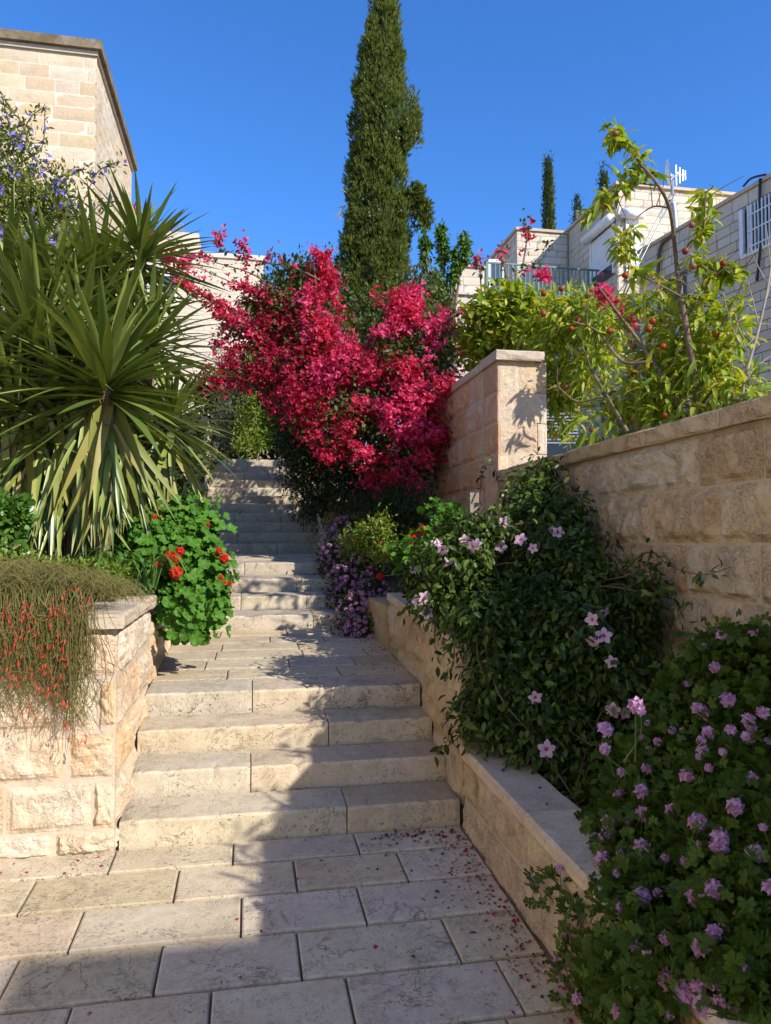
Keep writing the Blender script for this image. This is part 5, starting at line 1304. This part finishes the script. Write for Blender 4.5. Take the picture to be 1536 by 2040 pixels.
# spent leaves hanging below the rosettes
n0 = len(PY)
for (x, y, Z_, n, L_) in ((212,810,4.76,26,.80), (150,860,4.85,22,.72), (70,840,4.9,22,.76), (300,890,5.3,26,.58), (240,880,4.95,20,.70), (0,850,4.9,18,.76), (110,930,4.8,20,.55), (180,940,4.76,18,.5), (40,960,4.75,16,.5), (230,960,4.8,16,.45), (205,900,4.66,18,.50), (100,1000,4.7,14,.35)):
    for i in range(n):
        a_ = rng.uniform(0, 2*math.pi); d_ = norm(np.array([math.cos(a_)*rng.uniform(.1,.7), -abs(math.sin(a_))*.45, -1.0]) + rng.normal(size=3)*.08)
        PY.append(np.array(at(x+rng.normal()*26, y+rng.normal()*26, Z_))); RY.append(rot_axis(d_, (0,-1,.1))); SY.append(L_*(.75+.4*rng.random()))
near = sorted(range(len(PY)), key=lambda i: px_of(PY[i])[2] if in_view(PY[i], 100) else 99)
single = set(near[:300]); far_l = {}
for i in range(len(PY)):
    m_ = RY[i].copy(); old = i >= n0 and rng.random() < .5
    if i < n0: m_[:, 0] *= 1.15
    if i not in single: far_l.setdefault(old, []).append((PY[i], m_, SY[i])); continue
    m_ = m_*SY[i]; me = (YOM if old else YM)[int(rng.integers(0, len(YOM if old else YM)))]
    put('leaf', me, None, yu, Matrix(((m_[0,0],m_[0,1],m_[0,2],PY[i][0]),(m_[1,0],m_[1,1],m_[1,2],PY[i][1]),(m_[2,0],m_[2,1],m_[2,2],PY[i][2]),(0,0,0,1))))
for old, it in far_l.items():
    bulk('old_foliage' if old else 'foliage', YO if old else YL, np.array([t[0] for t in it]), np.array([t[1] for t in it]), np.array([t[2] for t in it]), M['yucca_old' if old else 'yucca'], yu, rng)
for i, c in enumerate(rc):
    b = at(ros[i][0]*.6+70, 1150, ros[i][2]+.1); mb = MB(); Pp = smooth_path([b, (b+c)/2+Vector((.05,0,0)), c], 5); mb.tube(Pp, [.045-.012*j/len(Pp) for j in range(len(Pp))], 8); mb.build('stem', M['bark'], yu, True)

# ---- blue-flowered shrub against the tall house
bs, bl, rng = shrub('blue_flower_shrub', 'tall loose shrub dotted with violet-blue flowers in front of the tall house', 'shrub', at(60, 900, 7.4), [(20,330,60,60,7.4), (70,400,70,60,7.3), (20,440,70,70,7.3), (120,430,50,50,7.3), (60,520,90,60,7.2), (150,500,45,45,7.3), (20,260,30,36,7.5), (-40,380,50,120,7.4), (120,360,30,30,7.4,.7), (60,620,100,60,7.2), (185,420,20,30,7.3,.5)], 520, 20, .075, .055, 'blue_leaf', 95, [blade(.2, 2, .3, .2), blade(.24, 2, .1, .2)], shell=.3, trunk=.03)
mb = MB(); tipsP = []
for pts in ([(60,290),(40,240),(4,205)], [(40,280),(60,235),(85,215)], [(110,380),(150,340),(172,338)], [(150,440),(190,350),(215,330),(240,322)], [(60,310),(85,290),(90,215)], [(170,460),(195,410),(235,400)], [(20,250),(10,215),(3,190)]):
    Pp = smooth_path([at(x, y, 7.2) for x, y in pts], 5); mb.tube(Pp, .006, 4)
    for q in Pp: tipsP += [np.array(q)+rng.normal(size=3)*.03 for _ in range(4)]
mb.build('shoots', M['bark'], bs)
tipsP = np.array(tipsP); bulk('shoot_leaves', blade(.2, 2, .3, .2), tipsP, orient(norm(rng.normal(size=tipsP.shape)), rng), .06*(.6+.6*rng.random(len(tipsP))), M['blue_leaf'], bs, rng)
P, N, _ = clumps(bl, 120, 4, .03, rng, .95); P = P - np.array([0, .06, 0]); P = np.vstack([P, tipsP[4::9]]); N = np.vstack([N, norm(rng.normal(size=tipsP[4::9].shape))])
bulk('blossoms', BL, P, orient(N, rng), .030*(.8+.5*rng.random(len(P))), M['blue'], bs, rng)
# background greenery behind the yucca
shrub('shade_hedge', 'dark green hedge behind the yucca along the left wall', 'hedge', at(200, 1050, 6.6), [(80,820,120,110,6.2), (230,850,120,110,6.3), (330,900,70,70,6.8), (20,980,90,80,5.6), (120,1000,90,70,5.6), (220,1010,80,60,5.7), (320,980,60,40,6.2), (375,900,26,40,7.2), (150,720,110,60,6.4), (30,700,90,80,6.5)], 760, 22, .10, .085, 'dark_leaf', 96, trunk=.03)
dp = empty('bare_stalk_plant', tuple(at(300, 520, 6.2)), 'dry pale stalks sticking up behind the yucca top', 'plant')
rng = G(97)
for i in range(9):
    mb = MB(); x = 293+rng.normal()*6; Pp = smooth_path([at(x, 520, 6.2), at(x+rng.normal()*4, 460, 6.2), at(x+rng.normal()*9, 425+rng.uniform(-25, 25), 6.2)], 4); mb.tube(Pp, .0035, 4); mb.build('stalk', M['greybark'], dp)
P, N, _ = clumps(blobs_from([(265,425,10,9,6.1), (298,480,10,20,6.1), (335,510,12,8,6.1), (355,525,10,6,6.1)]), 16, 8, .03, rng, .2)
bulk('blossoms', BRACT, P, orient(N, rng), .04*(.7+.5*rng.random(len(P))), M['boug_dark'], dp, rng)

# ------------------------------------------------------------------ peach tree, left fruit bush, bare tree
pt = empty('peach_tree', tuple(at_x(1385, 850, 2.9)), 'peach tree with long yellow-green leaves and ripening fruit behind the retaining wall', 'peach tree')
rng = G(101)
TZ = 4.9
limbs = [([(1398,850),(1382,740),(1365,640),(1352,560),(1345,500),(1335,420),(1312,370),(1275,325),(1245,285),(1228,258)], .022, .005),
 ([(1375,855),(1330,770),(1280,690),(1235,630),(1195,575)], .020, .006), ([(1300,720),(1240,720),(1190,660),(1140,640)], .012, .004), ([(1352,560),(1385,520),(1402,450),(1405,385)], .010, .004), ([(1365,640),(1400,575),(1445,535),(1460,545)], .010, .004),
 ([(1338,415),(1300,412),(1262,440),(1245,470)], .007, .003), ([(1312,370),(1260,366),(1215,385),(1185,420)], .007, .003), ([(1385,760),(1430,690),(1450,620),(1470,600)], .010, .004), ([(1355,590),(1300,560),(1262,540)], .007, .003), ([(1250,860),(1210,790),(1180,740),(1160,690)], .012, .005), ([(1385,820),(1420,780),(1460,740)], .009, .004), ([(1200,790),(1150,800),(1110,770)], .008, .004), ([(1275,325),(1290,300),(1300,330)], .004, .002)]
LP = []
for pts, r0, r1 in limbs:
    Pp = smooth_path([at(x, y, TZ + .25*math.sin(i*1.3+pts[0][0])*(0 if i == 0 else .6)) for i, (x, y) in enumerate(pts)], 5)
    mb = MB(); mb.tube(Pp, [r0+(r1-r0)*i/(len(Pp)-1) for i in range(len(Pp))], 8); mb.build('trunk' if r0 > .019 else 'branch', M['bark'], pt, True); LP.append(Pp)
PL = [blade(.125, 5, .9, .35), blade(.12, 5, .5, .3), blade(.13, 5, 1.3, .35), blade(.115, 5, .2, .3)]
# leaf whorls: (px, py, spread px, leaves)
tufts = [(1228,255,16,16), (1240,275,18,14), (1222,285,12,10), (1258,290,16,10), (1268,322,18,12), (1250,340,14,10), (1290,345,14,10), (1205,385,18,18), (1235,375,16,12), (1195,405,14,12), (1175,425,10,8), (1250,365,14,8), (1240,470,16,14), (1262,455,16,10), (1248,500,18,16), (1232,490,12,10), (1260,545,20,18), (1285,540,14,10),
  (1405,385,14,16), (1400,420,16,16), (1412,440,16,14), (1392,455,14,12), (1385,480,12,8), (1400,525,16,16), (1430,525,18,20), (1450,545,18,22), (1415,545,16,14), (1385,510,10,8), (1370,590,14,8), (1462,530,14,12)]
back = [(1240,640,30,14,5.8), (1300,590,34,14,5.7), (1270,620,30,12,5.8), (1330,560,30,12,5.7), (1215,675,26,12,5.95), (1190,700,20,10,6.0), (1260,590,26,10,5.75), (1310,640,30,12,5.6)]
tufts = [(*t, TZ) for t in tufts] + back
P = []; N = []
for x, y, s_, n, Zt in tufts:
    c = at(x, y, Zt)
    for i in range(int(n*1.5)):
        o = rng.normal(size=3)*s_*.30*TZ/FPX; a_ = rng.uniform(0, 2*math.pi); P.append(np.array(c)+o); N.append([math.cos(a_), math.sin(a_), rng.uniform(-.35, .6)])
TP = np.array(P); TN = norm(np.array(N))
PBL = blobs_from([(1150,625,75,36,6.9), (1085,655,55,50,7.0), (1140,680,70,60,6.8), (1190,640,60,50,6.5), (1120,760,48,60,6.8), (1180,740,40,50,6.4), (1240,800,50,45,5.3,1), (1200,850,60,34,5.1,1.1), (1120,830,36,30,6.7,.6), (1310,700,60,60,5.2,1), (1310,780,60,50,5.1,1), (1380,700,50,70,5.0,1), (1430,740,56,60,4.8,1.1), (1440,660,50,50,4.9,1), (1400,800,70,40,4.8,1.2), (1350,640,50,40,5.1,.7), (1480,790,40,40,4.6,.8), (1290,630,40,40,5.2,.6), (1420,610,30,26,4.9,.8), (1490,700,16,30,4.7,.5), (1330,820,60,36,4.95,1)])
P, N, _ = clumps(PBL, 470, 10, .06, rng, .25)
P = np.vstack([TP, P]); N = np.vstack([TN, N]); ok = (P[:, 0] > XW+.12) | (P[:, 2] > 2.32); P = P[ok]; N = N[ok]
Rm = orient(N, rng, -.05, .9, .45, .35, .8); S = .125*(.6+.6*rng.random(len(P)))
# big tufts against the sky are the ones that show singly
singles('leaf', PL, P, Rm, S, M['peach_leaf'], pt, rng, 300)
fr = [(1225,266),(1378,448),(1365,500),(1245,548),(1380,530),(1170,590),(1118,575),(1083,585),(1082,625),(1152,637),(1137,655),(1292,656),(1214,660),(1287,700),(1320,690),(1427,667),(1262,745),(1235,832),(1254,842),(1324,828),(1179,856),(1128,770),(1440,525),(1300,640),(1262,690)]
SV = []; SF = []
for i in range(7):
    for j in range(10):
        t = math.pi*i/6; a_ = 2*math.pi*j/10; r_ = math.sin(t)*(1-.10*max(0, math.cos(a_)))
        SV.append((r_*math.cos(a_), r_*math.sin(a_), math.cos(t)*(.95 - .12*(i == 0)) - (.18 if i == 0 else 0)))
for i in range(6):
    for j in range(10): SF.append((i*10+j, (i+1)*10+j, (i+1)*10+(j+1) % 10, i*10+(j+1) % 10))
FM = mesh('fruit', SV, SF, True); FM.materials.append(M['fruit'])
for x, y in fr:
    Zf = 4.75 if x > 1290 or y < 560 else (6.3 if x < 1200 else 5.1)
    c = at(x, y, Zf); s_ = rng.uniform(.020, .026)*Zf/4.9; put('fruit', FM, None, pt, Matrix.Translation(c) @ Matrix.Rotation(rng.uniform(0, 6), 4, 'Z') @ Matrix.Scale(s_, 4))
prs = []
for i in range(60):
    Pp = LP[int(rng.integers(1, len(LP)-1))]; q = Pp[int(rng.integers(3, len(Pp)))]; prs.append((np.array(q), np.array(q)+rng.normal(size=3)*.14+np.array([0,0,.05])))
stems(pt, prs, .004, .002, 'bark', rng, name='twigs')
cb, bl, rng = shrub('fruit_bush', 'rounded dense green fruit bush behind the high wall, left of the pillar top', 'bush', at(1010, 760, 7.9), [(985,635,46,48,7.8), (1020,620,60,36,7.8), (1040,660,50,44,7.7), (970,680,34,36,7.9), (1010,690,50,36,7.8), (1070,625,40,30,7.6), (940,700,16,30,8.0,.5), (1060, 680, 40, 36, 7.6)], 360, 15, .07, .11, 'peach_leaf', 105, [blade(.2, 4, .6, .3), blade(.22, 4, .3, .3)], droop=.3, trunk=.025)
bt = empty('bare_tree', tuple(at(1475, 800, 4.6)), 'thin bare grey tree with few leaves at the right edge above the wall', 'tree')
for i, (pts, r0) in enumerate((([(1470,830),(1488,740),(1510,660),(1528,580),(1540,500)], .012), ([(1498,700),(1470,650),(1462,600)], .005), ([(1512,650),(1500,600),(1490,560)], .005), ([(1518,620),(1535,560),(1532,500),(1526,450)], .005), ([(1485,750),(1520,720),(1550,700)], .005), ([(1505,670),(1480,690),(1455,640),(1440,580)], .004), ([(1526,560),(1505,520),(1490,480)], .004))):
    Pp = smooth_path([at(x, y, 4.6) for x, y in pts], 5); mb = MB(); mb.tube(Pp, [r0*(1-.6*j/len(Pp)) for j in range(len(Pp))], 7); mb.build('trunk' if i == 0 else 'branch', M['greybark'], bt, True)
rng = G(107); P, N, _ = clumps(blobs_from([(1505,770,24,24,4.6), (1490,600,14,8,4.6), (1520,760,20,20,4.6), (1475,615,12,10,4.6)]), 14, 5, .03, rng, .2)
bulk('leaves', PL, P, orient(N, rng, 0, .8, .5, .3), .08*(.6+.6*rng.random(len(P))), M['peach_leaf'], bt, rng)

# ------------------------------------------------------------------ small things
mb = MB(); a = at(943, 1040, 5.6); b = at(945, 982, 5.6); mb.box((a.x-.035, a.y-.035, a.z-.35), (a.x+.035, a.y+.035, b.z)); po = mb.build('wooden_post', M['wood'])
tag(po, 'short weathered wooden post among the vine in front of the wall', 'post')
mb = MB(); mb.tube(smooth_path([at_x(975, 1490, 1.32), at_x(1020, 1515, 1.34), at_x(1075, 1550, 1.34), at_x(1130, 1600, 1.36)], 5), .008, 7); tag(mb.build('irrigation_pipe', M['pipe'], None, True), 'thin brown irrigation pipe lying along the planter edge', 'pipe')
rz_ = empty('red_geranium', tuple(at(835, 1120, 5.9)), 'leggy plant with three red blooms beside the wooden post', 'geranium')
rng = G(111); P = np.array([np.array(at(*q)) for q in ((842,1056,5.6), (820,1075,5.6), (757,1148,5.8), (890,1060,5.6), (811,1097,5.7))]); N = norm(np.array([0,-.9,.4])+rng.normal(size=P.shape)*.2)
singles('flower', HR, P, frames(N, norm(rng.normal(size=N.shape))), np.array([.065,.085,.05,.03,.05]), M['red'], rz_, rng)
stems(rz_, [(p, np.array(at(850, 1130, 5.8))) for p in P], .004, .005, 'greenstem', rng)
P, N, _ = clumps(blobs_from([(880,1030,34,22,5.6), (850,1090,40,26,5.5), (800,1110,30,18,5.7)]), 34, 9, .05, rng, .4)
bulk('foliage', GL, P, orient(N, rng, .1, .6, .6), .06*(.6+.6*rng.random(len(P))), M['geranium'], rz_, rng)
# fallen petals and leaf litter on the paving
rng = G(113); P = []
def litter(n, cx, cy, sx_, sy_):
    for _ in range(n):
        x, y = rng.normal(cx, sx_), rng.normal(cy, sy_)
        if XL < x < XR-.01 and 1.2 < y < 3.69: P.append((x, y, floor_z(y, 0)+.006))
litter(70, .88, 3.58, .14, .07); litter(90, .97, 2.9, .08, .35); litter(26, .5, 3.5, .25, .12); litter(30, .7, 2.8, .3, .4); litter(14, .2, 2.7, .6, .4); litter(110, 1.0, 2.6, .06, .45); litter(70, .9, 3.62, .16, .04); litter(120, 1.03, 2.9, .03, .5); litter(60, .95, 3.3, .08, .2)
for _ in range(16): x, y = rng.uniform(-1.1, -.62), rng.uniform(3.5, 3.64); P.append((x, y, floor_z(y, 0)+.006))
for _ in range(46): y = rng.uniform(4.95, 6.6); P.append((XR-abs(rng.normal()*.12)-.03, y, floor_z(y, 4)+.006))
P = np.array(P); N = norm(np.array([0,0,1.0])+rng.normal(size=P.shape)*.25)
d_ = norm(rng.normal(size=P.shape)*np.array([1,1,.1])); lt = bulk('fallen_petals', [blade(.3, 2, .8, .5), blade(.18, 2, .6, .5), blade(.4, 2, 1.2, .3)], P, frames(d_, N), .018*(.5+.9*rng.random(len(P))), M['petal_litter'], None, rng)
tag(lt, 'fallen petals and bits of dry leaf scattered on the paving', 'petals')

# low shrub leaning over the retaining wall beside the viewer: its leaves notch the shadow on the paving
rng = G(131); gs = empty('garden_shrub', (2.55, 1.4, 2.05), 'leafy garden shrub leaning over the near end of the retaining wall', 'shrub')
gb = [(np.array([2.32, y, 2.36]), np.array([.16, .16, .16]), 1.0) for y in (.75, 1.15, 1.5, 1.95, 2.3)] + [(np.array([2.6, 1.4, 2.4]), np.array([.25, .7, .22]), 1.0)]
P, N, _ = clumps(gb, 60, 8, .05, rng, .3); bulk('foliage', PL, P, orient(N, rng, .1, .8, .5), .10*(.6+.6*rng.random(len(P))), M['peach_leaf'], gs, rng)
stems(gs, [(np.array([2.55, 1.4, 2.0]), b_[0]) for b_ in gb], .012, .005, 'bark', rng)
